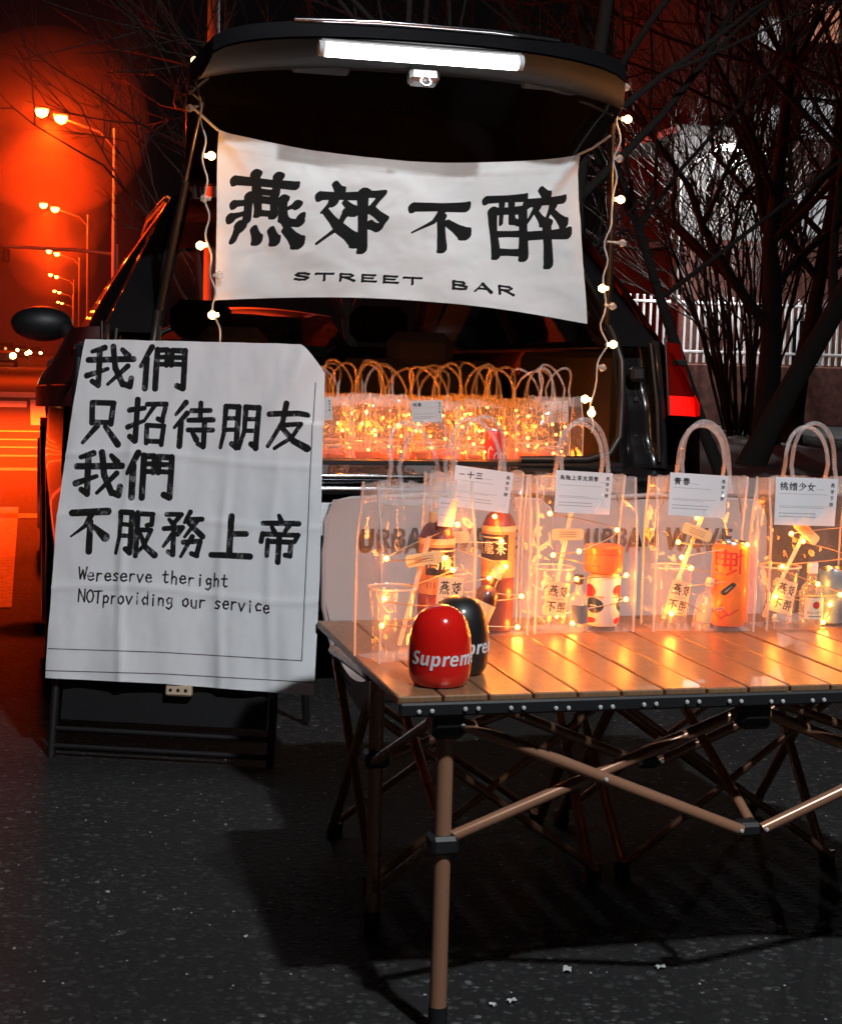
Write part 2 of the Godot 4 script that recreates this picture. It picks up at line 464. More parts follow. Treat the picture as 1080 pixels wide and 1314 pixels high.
func make_materials() -> void:
	M.paint = mt(lin(0.012, 0.012, 0.014), 0.22, 0.3)
	M.paint.clearcoat_enabled = true
	M.paint.clearcoat = 1.0
	M.paint.clearcoat_roughness = 0.04
	M.black_plastic = mt(lin(0.012, 0.012, 0.013), 0.45)
	M.trim = mt(lin(0.008, 0.008, 0.0085), 0.42)
	M.trim.heightmap_enabled = true
	M.trim.heightmap_texture = noise_tex(0.2, Color.BLACK, Color.WHITE, 256)
	M.trim.heightmap_scale = 0.02
	M.trim.uv1_triplanar = true
	M.trim.uv1_scale = Vector3(8, 8, 8)
	M.carpet = mt(lin(0.015, 0.015, 0.016), 0.95)
	M.rubber = mt(lin(0.014, 0.014, 0.014), 0.4)
	M.chrome = mt(lin(0.6, 0.6, 0.62), 0.15, 1.0)
	M.steel = mt(lin(0.45, 0.45, 0.46), 0.3, 1.0)
	M.dark_glass = pane(lin(0.004, 0.004, 0.005), 0.8, 0.03)
	M.clear_glass = pane(lin(0.01, 0.01, 0.01), 0.15, 0.02)
	M.lamp_dark = mt(lin(0.05, 0.003, 0.002), 0.12)
	M.lamp_dark.clearcoat_enabled = true
	M.lamp_clear = mt(lin(0.03, 0.03, 0.03), 0.1)
	M.tail_red = glow(Color(1.0, 0.05, 0.02), 0.95)
	M.tail_red.albedo_color = lin(0.3, 0.01, 0.008)
	M.rivet = mt(lin(0.75, 0.75, 0.75), 0.3, 0.35)
	M.whisky_brown = mt(lin(0.045, 0.01, 0.005), 0.08)
	M.whisky_brown.clearcoat_enabled = true
	M.led = glow(Color(1.0, 1.0, 1.0), 13.0)
	M.cord = mt(lin(0.5, 0.48, 0.44), 0.5)
	M.bulb_lit = glow(Color(1.0, 0.74, 0.42), 14.0)
	M.fairy_lit = glow(Color(1.0, 0.6, 0.2), 22.0)
	M.bulb_off = pane(lin(0.7, 0.68, 0.65), 0.35, 0.1)
	M.pvc = pane(lin(0.85, 0.84, 0.82), 0.06, 0.06)
	M.seam = pane(lin(0.9, 0.86, 0.8), 0.36, 0.08)
	M.hem = pane(lin(0.92, 0.91, 0.9), 0.2, 0.1)
	M.hose = pane(lin(0.9, 0.9, 0.9), 0.22, 0.05)
	M.wire = mt(lin(0.5, 0.38, 0.2), 0.35, 0.8)
	M.cup = pane(lin(0.9, 0.9, 0.9), 0.05, 0.04)
	M.white_card = mt(lin(0.72, 0.73, 0.74), 0.6)
	M.tube_brown = mt(lin(0.36, 0.18, 0.105), 0.34, 0.3)
	M.tube_brown.roughness_texture = noise_tex(0.03, Color(0.6, 0.6, 0.6), Color.WHITE, 256)
	M.tube_brown.uv1_triplanar = true
	M.slat = mt(lin(0.34, 0.19, 0.1), 0.36, 0.15)
	M.slat.albedo_texture = noise_tex(0.012, Color(0.72, 0.7, 0.68), Color.WHITE, 512)
	M.slat.roughness_texture = noise_tex(0.02, Color(0.75, 0.75, 0.75), Color.WHITE, 256, FastNoiseLite.TYPE_SIMPLEX_SMOOTH, 3, 4)
	M.slat.uv1_triplanar = true
	M.slat.uv1_scale = Vector3(40, 5, 3)
	M.canvas = mt(lin(0.4, 0.4, 0.4), 0.9)
	M.canvas.heightmap_enabled = true
	M.canvas.heightmap_texture = noise_tex(0.15, Color.BLACK, Color.WHITE, 256)
	M.canvas.heightmap_scale = 0.03
	M.canvas.uv1_triplanar = true
	M.canvas.uv1_scale = Vector3(14, 14, 14)
	M.print_black = mt(lin(0.01, 0.01, 0.01), 0.7)
	M.bark = mt(lin(0.045, 0.038, 0.033), 0.95)
	M.bark.heightmap_enabled = true
	M.bark.heightmap_texture = noise_tex(0.05, Color.BLACK, Color.WHITE, 256)
	M.bark.heightmap_scale = 1.2
	M.bark.uv1_triplanar = true
	M.bark.uv1_scale = Vector3(6, 1.5, 6)
	M.galv = mt(lin(0.35, 0.34, 0.33), 0.5, 0.4)
	M.sodium = glow(Color(1.0, 0.52, 0.16), 60.0)
	M.brick = mt(lin(0.16, 0.055, 0.04), 0.9)
	M.brick.albedo_texture = noise_tex(0.04, Color(0.6, 0.6, 0.6), Color.WHITE, 256)
	M.brick.uv1_triplanar = true
	M.brick.uv1_world_triplanar = true
	M.brick.uv1_scale = Vector3(0.5, 0.5, 0.5)
	M.plaster = mt(lin(0.6, 0.6, 0.6), 0.9)
	M.plaster.albedo_texture = noise_tex(0.02, Color(0.7, 0.7, 0.7), Color.WHITE, 256)
	M.plaster.uv1_triplanar = true
	M.plaster.uv1_world_triplanar = true
	M.plaster.uv1_scale = Vector3(0.25, 0.25, 0.25)
	M.fence = mt(lin(0.62, 0.62, 0.62), 0.6)
	M.window_lit = glow(Color(0.85, 0.87, 0.9), 0.3)
	M.lamp_dim = glow(Color(1.0, 0.05, 0.02), 0.07)
	M.lamp_dim.albedo_color = lin(0.05, 0.003, 0.002)
	M.lamp_dim.roughness = 0.12
	M.window_warm = glow(Color(1.0, 0.55, 0.28), 0.3)
	M.amber = solid_glass(lin(0.85, 0.3, 0.04), 0.033)
	M.whisky = solid_glass(lin(0.35, 0.06, 0.012), 0.04)
	M.bottle_glass = pane(lin(0.8, 0.82, 0.8), 0.1, 0.02)
	M.cap_cream = mt(lin(0.7, 0.58, 0.36), 0.4)
	M.cap_black = mt(lin(0.012, 0.01, 0.01), 0.35)
	M.can_end = mt(lin(0.6, 0.6, 0.6), 0.25, 1.0)
	M.paving = mt(lin(0.05, 0.05, 0.05), 0.9)

func _ready() -> void:
	rng.seed = 7
	nz.seed = 11
	nz.frequency = 0.05
	# camera
	var cam := Camera3D.new()
	cam.name = "camera"
	cam.fov = 36.37
	cam.near = 0.05
	cam.far = 900.0
	add_child(cam)
	cam.position = Vector3(0, 1.05, 0)
	cam.rotation_degrees = Vector3(-5.58, -14.16, 1.43)
	cam.current = true
	# sky and exposure
	var env := Environment.new()
	var sk := ProceduralSkyMaterial.new()
	sk.sky_top_color = lin(0.0012, 0.0012, 0.0014)
	sk.sky_horizon_color = lin(0.0035, 0.002, 0.0018)
	sk.sky_curve = 0.12
	sk.ground_bottom_color = lin(0.001, 0.001, 0.001)
	sk.ground_horizon_color = lin(0.002, 0.0015, 0.0015)
	env.background_mode = Environment.BG_SKY
	env.sky = Sky.new()
	env.sky.sky_material = sk
	env.tonemap_mode = Environment.TONE_MAPPER_LINEAR
	env.tonemap_exposure = 1.0
	env.sdfgi_enabled = true
	env.ssao_enabled = true
	env.ssil_enabled = true
	env.volumetric_fog_enabled = true
	env.volumetric_fog_density = 0.0
	var we := WorldEnvironment.new()
	we.name = "world_environment"
	we.environment = env
	add_child(we)
	# the faint light of the night sky
	var moon := DirectionalLight3D.new()
	moon.name = "moon"
	moon.light_energy = 0.006
	moon.light_color = Color(0.9, 0.94, 1.0)
	moon.light_angular_distance = 2.0
	moon.shadow_enabled = true
	add_child(moon)
	moon.rotation_degrees = Vector3(-55, 20, 0)

	make_materials()
	near_street_lamp()
	make_ground()
	make_street()
	make_right_side()
	make_trees()
	make_car()
	make_light_bar()
	make_banner()
	make_globe_strings()
	make_poster_stand()
	make_chairs()
	make_table()
	make_table_bags()
	make_capsules()
	make_trunk_bags()

# A white street lamp just behind the photographer: it lights the stall from the front.
func near_street_lamp() -> void:
	var t := thing("street_lamp", "tall white street lamp on a bent arm over the stall", "street lamp", Vector3(3.3, 0, 1.3))
	obj("pole", m_tube([Vector3(0, 0, 0), Vector3(0, 3, 0), Vector3(0, 5.0, 0), Vector3(-0.3, 5.5, 0), Vector3(-1.5, 5.7, 0)], [0.09, 0.08, 0.06, 0.05, 0.04], 12), M.galv, t)
	obj("lamp_head", m_box(Vector3(0.7, 0.12, 0.3), 0.03), M.galv, t, Vector3(-1.75, 5.7, 0))
	obj("lens", m_box(Vector3(0.5, 0.03, 0.22), 0.01), glow(Color(1, 1, 1), 6.0), t, Vector3(-1.75, 5.625, 0))
	var l := SpotLight3D.new()
	l.name = "light"
	l.light_color = Color(0.96, 0.98, 1.0)
	l.light_energy = 48.0
	l.light_size = 0.14
	l.spot_range = 40.0
	l.spot_angle = 52.0
	l.spot_attenuation = 2.0
	l.spot_angle_attenuation = 0.6
	l.shadow_enabled = true
	t.add_child(l)
	l.position = Vector3(-1.75, 5.58, 0)
	l.look_at_from_position(l.position + t.position, Vector3(0.9, 0.5, -3.3))
	l.position = Vector3(-1.75, 5.58, 0)

func make_ground() -> void:
	var a := mt(Color.WHITE, 0.85)
	var grey := page(1024, 1024, lin(0.0055, 0.0055, 0.0058))
	var relief := page(1024, 1024, Color(0.2, 0.2, 0.2))
	var r := RandomNumberGenerator.new()
	r.seed = 77
	for k in 15000:
		var cx := r.randi_range(0, 1023)
		var cy := r.randi_range(0, 1023)
		var rad := r.randf_range(1.6, 5.6) * (1.0 if k < 14000 else 0.6)
		var tone := lin(1, 1, 1) * 0.0
		var g := r.randf() ** 2.4 * 0.062 + 0.005
		if r.randf() < 0.03:
			g = r.randf_range(0.08, 0.2)
		tone = lin(g, g * 0.99, g * 0.965)
		var hi := r.randf_range(0.35, 1.0)
		var stretch := r.randf_range(0.6, 1.0)
		var ang := r.randf() * PI
		for dy in range(-int(rad) - 1, int(rad) + 2):
			for dx in range(-int(rad) - 1, int(rad) + 2):
				var px := (dx * cos(ang) + dy * sin(ang)) / rad
				var py := (dy * cos(ang) - dx * sin(ang)) / (rad * stretch)
				if px * px + py * py < 1.0:
					grey.set_pixel((cx + dx) & 1023, (cy + dy) & 1023, tone)
					var e := hi * (1.0 - 0.6 * (px * px + py * py))
					relief.set_pixel((cx + dx) & 1023, (cy + dy) & 1023, Color(e, e, e))
	a.albedo_texture = tex(grey)
	a.heightmap_enabled = true
	a.heightmap_texture = tex(relief)
	a.heightmap_scale = 0.55
	a.detail_enabled = true
	a.detail_blend_mode = BaseMaterial3D.BLEND_MODE_MUL
	a.detail_albedo = noise_tex(0.008, Color(0.45, 0.45, 0.45), Color.WHITE, 512, FastNoiseLite.TYPE_SIMPLEX_SMOOTH, 5, 8)
	a.uv1_triplanar = true
	a.uv1_world_triplanar = true
	a.uv1_scale = Vector3(0.62, 0.62, 0.62)
	a.uv2_triplanar = true
	a.uv2_world_triplanar = true
	a.uv2_scale = Vector3(0.3, 0.3, 0.3)
	a.detail_uv_layer = BaseMaterial3D.DETAIL_UV_2
	var pl := PlaneMesh.new()
	pl.size = Vector2(900, 900)
	ground_piece("ground", pl, a, Vector3(0, 0, -200))
	# paint on the carriageway
	var paint := mt(lin(0.5, 0.49, 0.46), 0.7)
	paint.albedo_texture = noise_tex(0.03, Color(0.6, 0.6, 0.6), Color.WHITE, 512, FastNoiseLite.TYPE_SIMPLEX_SMOOTH, 5, 21)
	paint.uv1_triplanar = true
	paint.uv1_world_triplanar = true
	var marks := [[-6.0, 0.62, 35.5, 40.0], [-0.65, -0.05, 29.5, 33.0], [0.02, 0.3, 22.5, 34.0], [-4.5, 0.55, 20.6, 20.9], [-4.5, 0.55, 18.7, 18.95], [-4.5, 0.55, 17.2, 17.45], [-4.5, 0.55, 15.8, 16.05], [-4.5, 0.55, 13.95, 14.3], [-4.5, 0.55, 10.0, 10.28], [-0.62, -0.07, 6.5, 10.7], [-3.6, -3.4, 45.0, 110.0]]
	for k in marks:
		var s := st0()
		quad(s, Vector3(k[0], 0, -k[2]), Vector3(k[0], 0, -k[3]), Vector3(k[1], 0, -k[3]), Vector3(k[1], 0, -k[2]))
		ground_piece("road_marking", done(s), paint, Vector3(0, 0.004, 0))
	# kerb and pavement on the right
	var kb := mt(lin(0.1, 0.1, 0.097), 0.9)
	kb.albedo_texture = paint.albedo_texture
	kb.uv1_triplanar = true
	kb.uv1_world_triplanar = true
	var s3 := st0()
	box(s3, Vector3(2.85, 0.065, -100), Vector3(0.14, 0.13, 220), 0.02)
	ground_piece("kerb", done(s3), kb)
	var s4 := st0()
	box(s4, Vector3(6.0, 0.055, -100), Vector3(6.1, 0.11, 220))
	ground_piece("pavement", done(s4), M.paving)
	# grit
	var mm := MultiMesh.new()
	mm.transform_format = MultiMesh.TRANSFORM_3D
	var sg := st0()
	lathe(sg, [Vector2(0, -0.3), Vector2(0.9, -0.1), Vector2(0.7, 0.35), Vector2(0, 0.5)], 5)
	mm.mesh = done(sg)
	mm.instance_count = 900
	for i in 900:
		var z := -rng.randf_range(1.9, 6.0)
		var x := rng.randf_range(-0.9, 2.6)
		var gr := rng.randf_range(0.0012, 0.0034) * (1.8 if rng.randf() < 0.03 else 1.0)
		mm.set_instance_transform(i, Transform3D(Basis.from_euler(Vector3(rng.randf() * 0.5, rng.randf() * TAU, rng.randf() * 0.5)).scaled(Vector3(gr, gr * 0.7, gr * 1.3)), Vector3(x, gr * 0.3, z)))
	var g := MultiMeshInstance3D.new()
	g.name = "gravel"
	g.multimesh = mm
	g.material_override = mt(lin(0.3, 0.29, 0.28), 0.8)
	g.set_meta("kind", "stuff")
	tag(g, "loose pale grit scattered over the dark asphalt", "gravel")
	add_child(g)
	# scraps of paper
	var scrap := mt(lin(0.5, 0.5, 0.5), 0.9)
	for p in [[0.77, -2.36, 0.4, 0.011], [0.905, -2.47, 1.2, 0.014], [0.735, -2.35, 2.0, 0.008], [1.07, -2.45, 0.2, 0.012], [0.38, -2.72, 0.8, 0.006]]:
		var s5 := st0()
		var w: float = p[3]
		grid(s5, 3, 3, func(u: float, v: float) -> Vector3: return Vector3((u - 0.5) * w * 1.6, 0.002 + 0.004 * sin(u * 4.0 + v * 3.0) ** 2, (v - 0.5) * w))
		one("paper_scrap", done(s5), scrap, "tiny torn scrap of pale paper on the asphalt before the table", "scrap", Vector3(p[0], 0.001, p[1]), Basis(Vector3.UP, p[2]), "paper scraps on the asphalt")

func road_lamp(x: float, z: float, h: float, label: String, lit_energy: float, glow_energy: float, aim: Vector3, reach := 2.05, yaw := 0.0) -> void:
	var t := thing("street_lamp", label, "street lamp", Vector3(x, 0.1, z), yaw, "sodium lamps along the kerb")
	obj("pole", m_tube([Vector3(0, 0, 0), Vector3(0, h * 0.5, 0), Vector3(0, h - 0.4, 0)], [0.11, 0.09, 0.065], 10), M.galv, t)
	obj("arm", m_tube([Vector3(0, h - 1.1, 0), Vector3(-0.5, h - 0.55, 0), Vector3(-reach, h - 0.1, 0)], [0.05, 0.045, 0.035], 8), M.galv, t)
	for k in 2:
		var at := Vector3(-reach + 0.1 - 0.68 * k, h - 0.13 + 0.2 * k, 0)
		obj("lamp_head", m_box(Vector3(0.55, 0.12, 0.28), 0.04), M.galv, t, at + Vector3(0, 0.1, 0))
		var s := st0()
		lathe(s, [Vector2(0, -0.24), Vector2(0.17, -0.16), Vector2(0.24, 0.0), Vector2(0.22, 0.05), Vector2(0, 0.06)], 14)
		obj("lamp_lens", done(s), M.sodium, t, at)
		omni(t, at + Vector3(0, -0.02, 0), SODIUM, glow_energy, 0.2)
	var l := SpotLight3D.new()
	l.name = "light"
	l.light_color = SODIUM
	l.light_energy = lit_energy
	l.light_size = 0.25
	l.spot_range = 300.0
	l.spot_angle = 63.5
	l.spot_attenuation = 2.0
	l.spot_angle_attenuation = 1.0
	l.shadow_enabled = true
	t.add_child(l)
	l.position = Vector3(-reach - 0.2, h - 0.25, 0)
	l.basis = Basis.looking_at(aim)

func make_street() -> void:
	var labels := ["sodium street lamp whose tall bare pole rises behind the raised tailgate", "sodium street lamp with the largest pair of glowing heads", "sodium street lamp second down the road beyond the signal mast", "sodium street lamp third down the road, just above the signal mast", "sodium street lamp fourth down the road in the red haze", "sodium street lamp fifth down the road in the red haze", "sodium street lamp farthest down the road in the red haze"]
	var xs := [2.45, 3.07, 3.45, 4.3, 5.0, 6.2, 7.6]
	var zs := [-22.0, -60.0, -98.0, -143.0, -187.0, -237.0, -290.0]
	for k in 7:
		road_lamp(xs[k], zs[k], 9.6, labels[k], [5400.0, 800.0, 300.0, 120.0, 120.0, 120.0, 120.0][k], [1.0, 95.0, 100.0, 100.0, 90.0, 80.0, 80.0][k], Vector3(-6.0, -9.0, 1.0) if k == 0 else Vector3(-1.0, -9.0, 1.0))
	# signal mast
	var t := thing("traffic_signal", "horizontal traffic signal mast reaching over the road", "traffic signal", Vector3(4.06, 0.1, -77))
	obj("pole", m_tube([Vector3(0, 0, 0), Vector3(0, 6.1, 0)], [0.14, 0.1], 10), M.galv, t)
	obj("arm", m_tube([Vector3(0, 5.62, 0), Vector3(-2, 5.75, 0), Vector3(-5.3, 5.78, 0)], [0.1, 0.09, 0.07], 10), M.galv, t)
	var sb := st0()
	box(sb, Vector3(-5.12, 5.36, 0), Vector3(0.32, 0.62, 0.22), 0.04)
	obj("signal_head", done(sb), M.black_plastic, t)
	# far cars coming up the road
	var hl := glow(Color(1.0, 0.78, 0.45), 26.0)
	var cb := mt(lin(0.03, 0.03, 0.03), 0.3)
	var spots := [[-1.6, -96.0, "dark oncoming car with bright headlamps leading the others"], [-3.1, -128.0, "dark oncoming car with headlamps on, just behind the leading one"], [-0.9, -165.0, "dark oncoming car with headlamps on, midway in the line"], [-4.6, -150.0, "dark oncoming car with headlamps on in the outer lane"], [0.8, -215.0, "dark oncoming car with headlamps on, towards the end of the line"], [-6.2, -190.0, "dark oncoming car with headlamps on, second in the outer lane"], [-3.4, -225.0, "dark oncoming car with headlamps on, beyond the line's middle"], [-8.5, -240.0, "dark oncoming car with headlamps on near the far verge"], [-1.2, -268.0, "dark oncoming car with headlamps on, last of all down the road"], [-5.4, -285.0, "dark oncoming car with headlamps on, last in the outer lane"]]
	for p in spots:
		var c := thing("oncoming_car", p[2], "car", Vector3(p[0], 0, p[1]), 0.0, "cars far down the road")
		var s := st0()
		box(s, Vector3(0, 0.62, -2.2), Vector3(1.8, 0.72, 4.4), 0.15)
		obj("body", done(s), cb, c)
		var s2 := st0()
		hull8(s2, [Vector3(-0.8, 0.97, -3.9), Vector3(0.8, 0.97, -3.9), Vector3(0.8, 0.97, -1.2), Vector3(-0.8, 0.97, -1.2), Vector3(-0.62, 1.48, -3.3), Vector3(0.62, 1.48, -3.3), Vector3(0.62, 1.48, -1.9), Vector3(-0.62, 1.48, -1.9)])
		obj("cabin", done(s2), M.dark_glass, c)
		for k in [-1, 1]:
			var s3 := st0()
			lathe(s3, [Vector2(0, -0.06), Vector2(0.17, -0.03), Vector2(0.19, 0.03), Vector2(0, 0.06)], 12, Vector3.ZERO, Basis(Vector3.RIGHT, PI / 2))
			obj("headlamp", done(s3), hl, c, Vector3(0.66 * k, 0.68, 0.03))
			for zz in [-0.9, -3.5]:
				obj("wheel", m_tube([Vector3(-0.1, 0, 0), Vector3(0.1, 0, 0)], 0.32, 14), M.rubber, c, Vector3(0.82 * k, 0.32, zz))
	# a saloon parked ahead at the kerb, seen through the open car
	var pc := thing("parked_car", "silver saloon parked ahead, its roof showing through the open car", "car", Vector3(1.92, 0, -12.2))
	var sp := mt(lin(0.32, 0.32, 0.33), 0.25, 0.5)
	sp.clearcoat_enabled = true
	var pb := st0()
	for k in 12:
		for sd in [-1.0, 1.0]:
			pb.set_smooth_group(1 if sd > 0 else 2)
			var z0 := -4.6 * k / 12.0
			var z1 := -4.6 * (k + 1) / 12.0
			var wd := func(z: float) -> float: return 0.9 - 0.12 * (absf(z + 2.3) / 2.3) ** 4
			for q in [[0.96, 0.25, 1.0, 0.6], [1.0, 0.6, 0.94, 0.95]]:
				var f := [Vector3(sd * wd.call(z0) * q[0], q[1], z0), Vector3(sd * wd.call(z1) * q[0], q[1], z1), Vector3(sd * wd.call(z1) * q[2], q[3], z1), Vector3(sd * wd.call(z0) * q[2], q[3], z0)]
				face(pb, f, Vector3(0, 0.6, (z0 + z1) / 2))
			if sd > 0:
				pb.set_smooth_group(3)
				face(pb, [Vector3(-wd.call(z0) * 0.94, 0.95, z0), Vector3(wd.call(z0) * 0.94, 0.95, z0), Vector3(wd.call(z1) * 0.94, 0.95, z1), Vector3(-wd.call(z1) * 0.94, 0.95, z1)], Vector3(0, 0.3, (z0 + z1) / 2))
	for z in [0.0, -4.6]:
		face(pb, [Vector3(-0.75, 0.25, z), Vector3(0.75, 0.25, z), Vector3(0.73, 0.95, z), Vector3(-0.73, 0.95, z)], Vector3(0, 0.5, -2.3))
	obj("body", done(pb), sp, pc)
	var cg := st0()
	hull8(cg, [Vector3(-0.8, 0.953, -3.5), Vector3(0.8, 0.953, -3.5), Vector3(0.8, 0.953, -0.55), Vector3(-0.8, 0.953, -0.55), Vector3(-0.6, 1.39, -2.7), Vector3(0.6, 1.39, -2.7), Vector3(0.6, 1.39, -1.2), Vector3(-0.6, 1.39, -1.2)])
	obj("cabin", done(cg), M.dark_glass, pc)
	obj("roof", m_grid(10, 8, func(u: float, v: float) -> Vector3: return Vector3(lerpf(-0.62, 0.62, u), 1.395 + 0.05 * sin(u * PI) + 0.035 * sin(v * PI), lerpf(-2.75, -1.15, v))), sp, pc)
	for sd in [-1, 1]:
		obj("tail_lamp", m_box(Vector3(0.3, 0.12, 0.03), 0.01), M.lamp_dark, pc, Vector3(sd * 0.56, 0.8, 0.012))
		for z in [-0.85, -3.7]:
			obj("wheel", m_tube([Vector3(-0.1, 0, 0), Vector3(0.1, 0, 0)], 0.32, 18), M.rubber, pc, Vector3(sd * 0.82, 0.32, z))
	# festoon beside the far carriageway
	var f := thing("festoon_string", "string of tiny lights sagging beside the far road", "string lights", Vector3(-9.4, 0, -120))
	var pts := []
	for k in 12:
		var u := k / 11.0
		pts.append(Vector3(u * 9.4, 3.0 - 2.0 * u - 0.35 * sin(u * PI), 0))
	obj("wire", m_tube(pts, 0.015, 5), M.cord, f)
	for u in [0.0, 9.4]:
		obj("post", m_tube([Vector3(u, 0, -0.06), Vector3(u, 3.1 if u == 0.0 else 1.1, -0.06)], 0.03, 6), M.galv, f)
	var bl := m_lathe([Vector2(0, -0.13), Vector2(0.1, -0.07), Vector2(0.1, 0.05), Vector2(0, 0.12)], 8)
	for k in 12:
		obj("bulb", bl, hl, f, pts[k] + Vector3(0, -0.06, 0.02))
	# the red haze that hangs over the road
	var fog := FogVolume.new()
	fog.name = "haze"
	fog.shape = RenderingServer.FOG_VOLUME_SHAPE_BOX
	fog.size = Vector3(54, 13, 270)
	var fm := FogMaterial.new()
	fm.density = 0.001
	fm.albedo = Color(1.0, 0.92, 0.85)
	fog.material = fm
	add_child(fog)
	fog.position = Vector3(-23, 6.55, -175)
	fog.set_meta("kind", "stuff")
	for k in [[1, 3.6, 0.009], [2, 3.6, 0.011], [3, 4.0, 0.01]]:  # denser fog balls added round three lamps to imitate their halo glow
		var puff := FogVolume.new()
		puff.name = "added_lamp_halo" if k[0] == 1 else "added_lamp_halo_%03d" % (k[0] - 1)
		puff.shape = RenderingServer.FOG_VOLUME_SHAPE_ELLIPSOID
		puff.size = Vector3(k[1] * 2.0, k[1] * 1.9, k[1] * 2.0)
		var pm := FogMaterial.new()
		pm.density = k[2]
		pm.albedo = Color(1.0, 0.92, 0.85)
		puff.material = pm
		add_child(puff)
		puff.position = Vector3(xs[k[0]] - 2.3, 9.4, zs[k[0]])
		puff.set_meta("kind", "stuff")
		tag(puff, ["", "added fog giving a red halo round the largest pair of lamp heads", "added fog giving a red halo round the second pair of lamp heads", "added fog giving a red halo round the third pair of lamp heads"][k[0]], "mist")
	tag(fog, "thin haze glowing red round the lamps over the road", "haze")

func make_right_side() -> void:
	# lamp behind the bare tree
	var t := thing("street_lamp", "white street lamp with a curved arm behind the bare tree", "street lamp", Vector3(10.88, 0, -25.5))
	obj("pole", m_tube([Vector3(0, 0, 0), Vector3(0, 4.28, 0)], [0.07, 0.045], 10), M.galv, t)
	obj("pole_base", m_tube([Vector3(0, 0, 0), Vector3(0, 2.1, 0)], 0.11, 12), mt(lin(0.22, 0.02, 0.015), 0.5), t)
	obj("arm", m_tube([Vector3(0, 4.25, 0), Vector3(0.28, 4.6, 0), Vector3(0.68, 4.83, 0), Vector3(0.87, 4.88, 0)], 0.03, 8), M.galv, t)
	obj("lamp_head", m_box(Vector3(0.5, 0.07, 0.24), 0.02), M.galv, t, Vector3(0.96, 4.92, 0))
	obj("lamp_lens", m_box(Vector3(0.36, 0.08, 0.2), 0.03), glow(Color(1, 1, 1), 14.0), t, Vector3(0.96, 4.85, 0))
	omni(t, Vector3(0.96, 4.84, 0), Color(1, 1, 1), 58.0, 0.08)
	# brick block with lit windows
	var b := thing("brick_building", "dark brick building with a few dim lit windows", "building", Vector3(20.0, 0, -34.5))
	wob("wall", wall_with_holes(15.6, 26.0, 0.0, 14.0, -34.5, 0.35, [Rect2(16.5, 8.45, 0.75, 0.85), Rect2(17.85, 8.75, 0.9, 1.0), Rect2(16.55, 6.3, 0.75, 0.95), Rect2(17.75, 6.5, 0.95, 1.1), Rect2(17.75, 4.2, 0.95, 1.1)]), M.brick, b)
	var n := 0
	for r in [Rect2(16.5, 8.45, 0.75, 0.85), Rect2(17.85, 8.75, 0.9, 1.0), Rect2(16.55, 6.3, 0.75, 0.95), Rect2(17.75, 6.5, 0.95, 1.1), Rect2(17.75, 4.2, 0.95, 1.1)]:
		window(b, r, -34.62, M.window_warm if n == 1 else M.window_lit)
		n += 1
	var sr := st0()
	box(sr, Vector3(20.8, 14.1, -38), Vector3(10.6, 0.2, 7.5), 0.03)
	wob("roof", done(sr), M.brick, b)
	var ss := st0()
	box(ss, Vector3(15.76, 7, -38.2), Vector3(0.32, 13.99, 6.6))
	wob("side_wall", done(ss), M.brick, b)
	# pale annex lit by the lamp
	var a := thing("pale_annex", "pale plastered low building lit by a lamp behind the branches", "building", Vector3(14.6, 0, -31.2))
	wob("wall", wall_with_holes(13.3, 15.5, 0.0, 5.9, -31.2, 0.3, [Rect2(13.9, 4.2, 0.6, 0.9)]), M.plaster, a)
	for r in [Rect2(13.9, 4.2, 0.6, 0.9)]:
		window(a, r, -31.3, M.dark_glass)
	var sa := st0()
	box(sa, Vector3(14.4, 6.0, -33), Vector3(2.5, 0.2, 4.0), 0.03)
	wob("roof", done(sa), M.galv, a)
	var o := thing("brick_shed", "dark brick shed below the lamplit pale wall", "shed", Vector3(14.3, 0, -29.6))
	wob("wall", wall_with_holes(12.6, 16.2, 0.0, 3.45, -29.2, 0.25, [Rect2(15.0, 0.9, 0.8, 1.2)]), M.brick, o)
	window(o, Rect2(15.0, 0.9, 0.8, 1.2), -29.3, M.dark_glass)
	var so := st0()
	box(so, Vector3(14.4, 3.52, -30.1), Vector3(3.8, 0.14, 2.0), 0.02)
	wob("roof", done(so), M.brick, o)
	# railings
	var f := thing("railing_fence", "white upright-bar railing on a low wall before the buildings", "fence", Vector3(13.4, 0, -26.4))
	var sp := st0()
	box(sp, Vector3(13.4, 0.55, -26.4), Vector3(7.4, 1.1, 0.3), 0.02)
	wob("plinth", done(sp), M.brick, f)
	for y in [1.32, 2.2]:
		var sl := st0()
		box(sl, Vector3(13.4, y, -26.4), Vector3(7.4, 0.05, 0.04), 0.008)
		wob("rail", done(sl), M.fence, f)
	var bar := m_box(Vector3(0.045, 1.2, 0.03), 0.006)
	for k in 56:
		obj("bar", bar, M.fence, f, Vector3(-3.65 + k * 0.133, 1.72, 0.0))

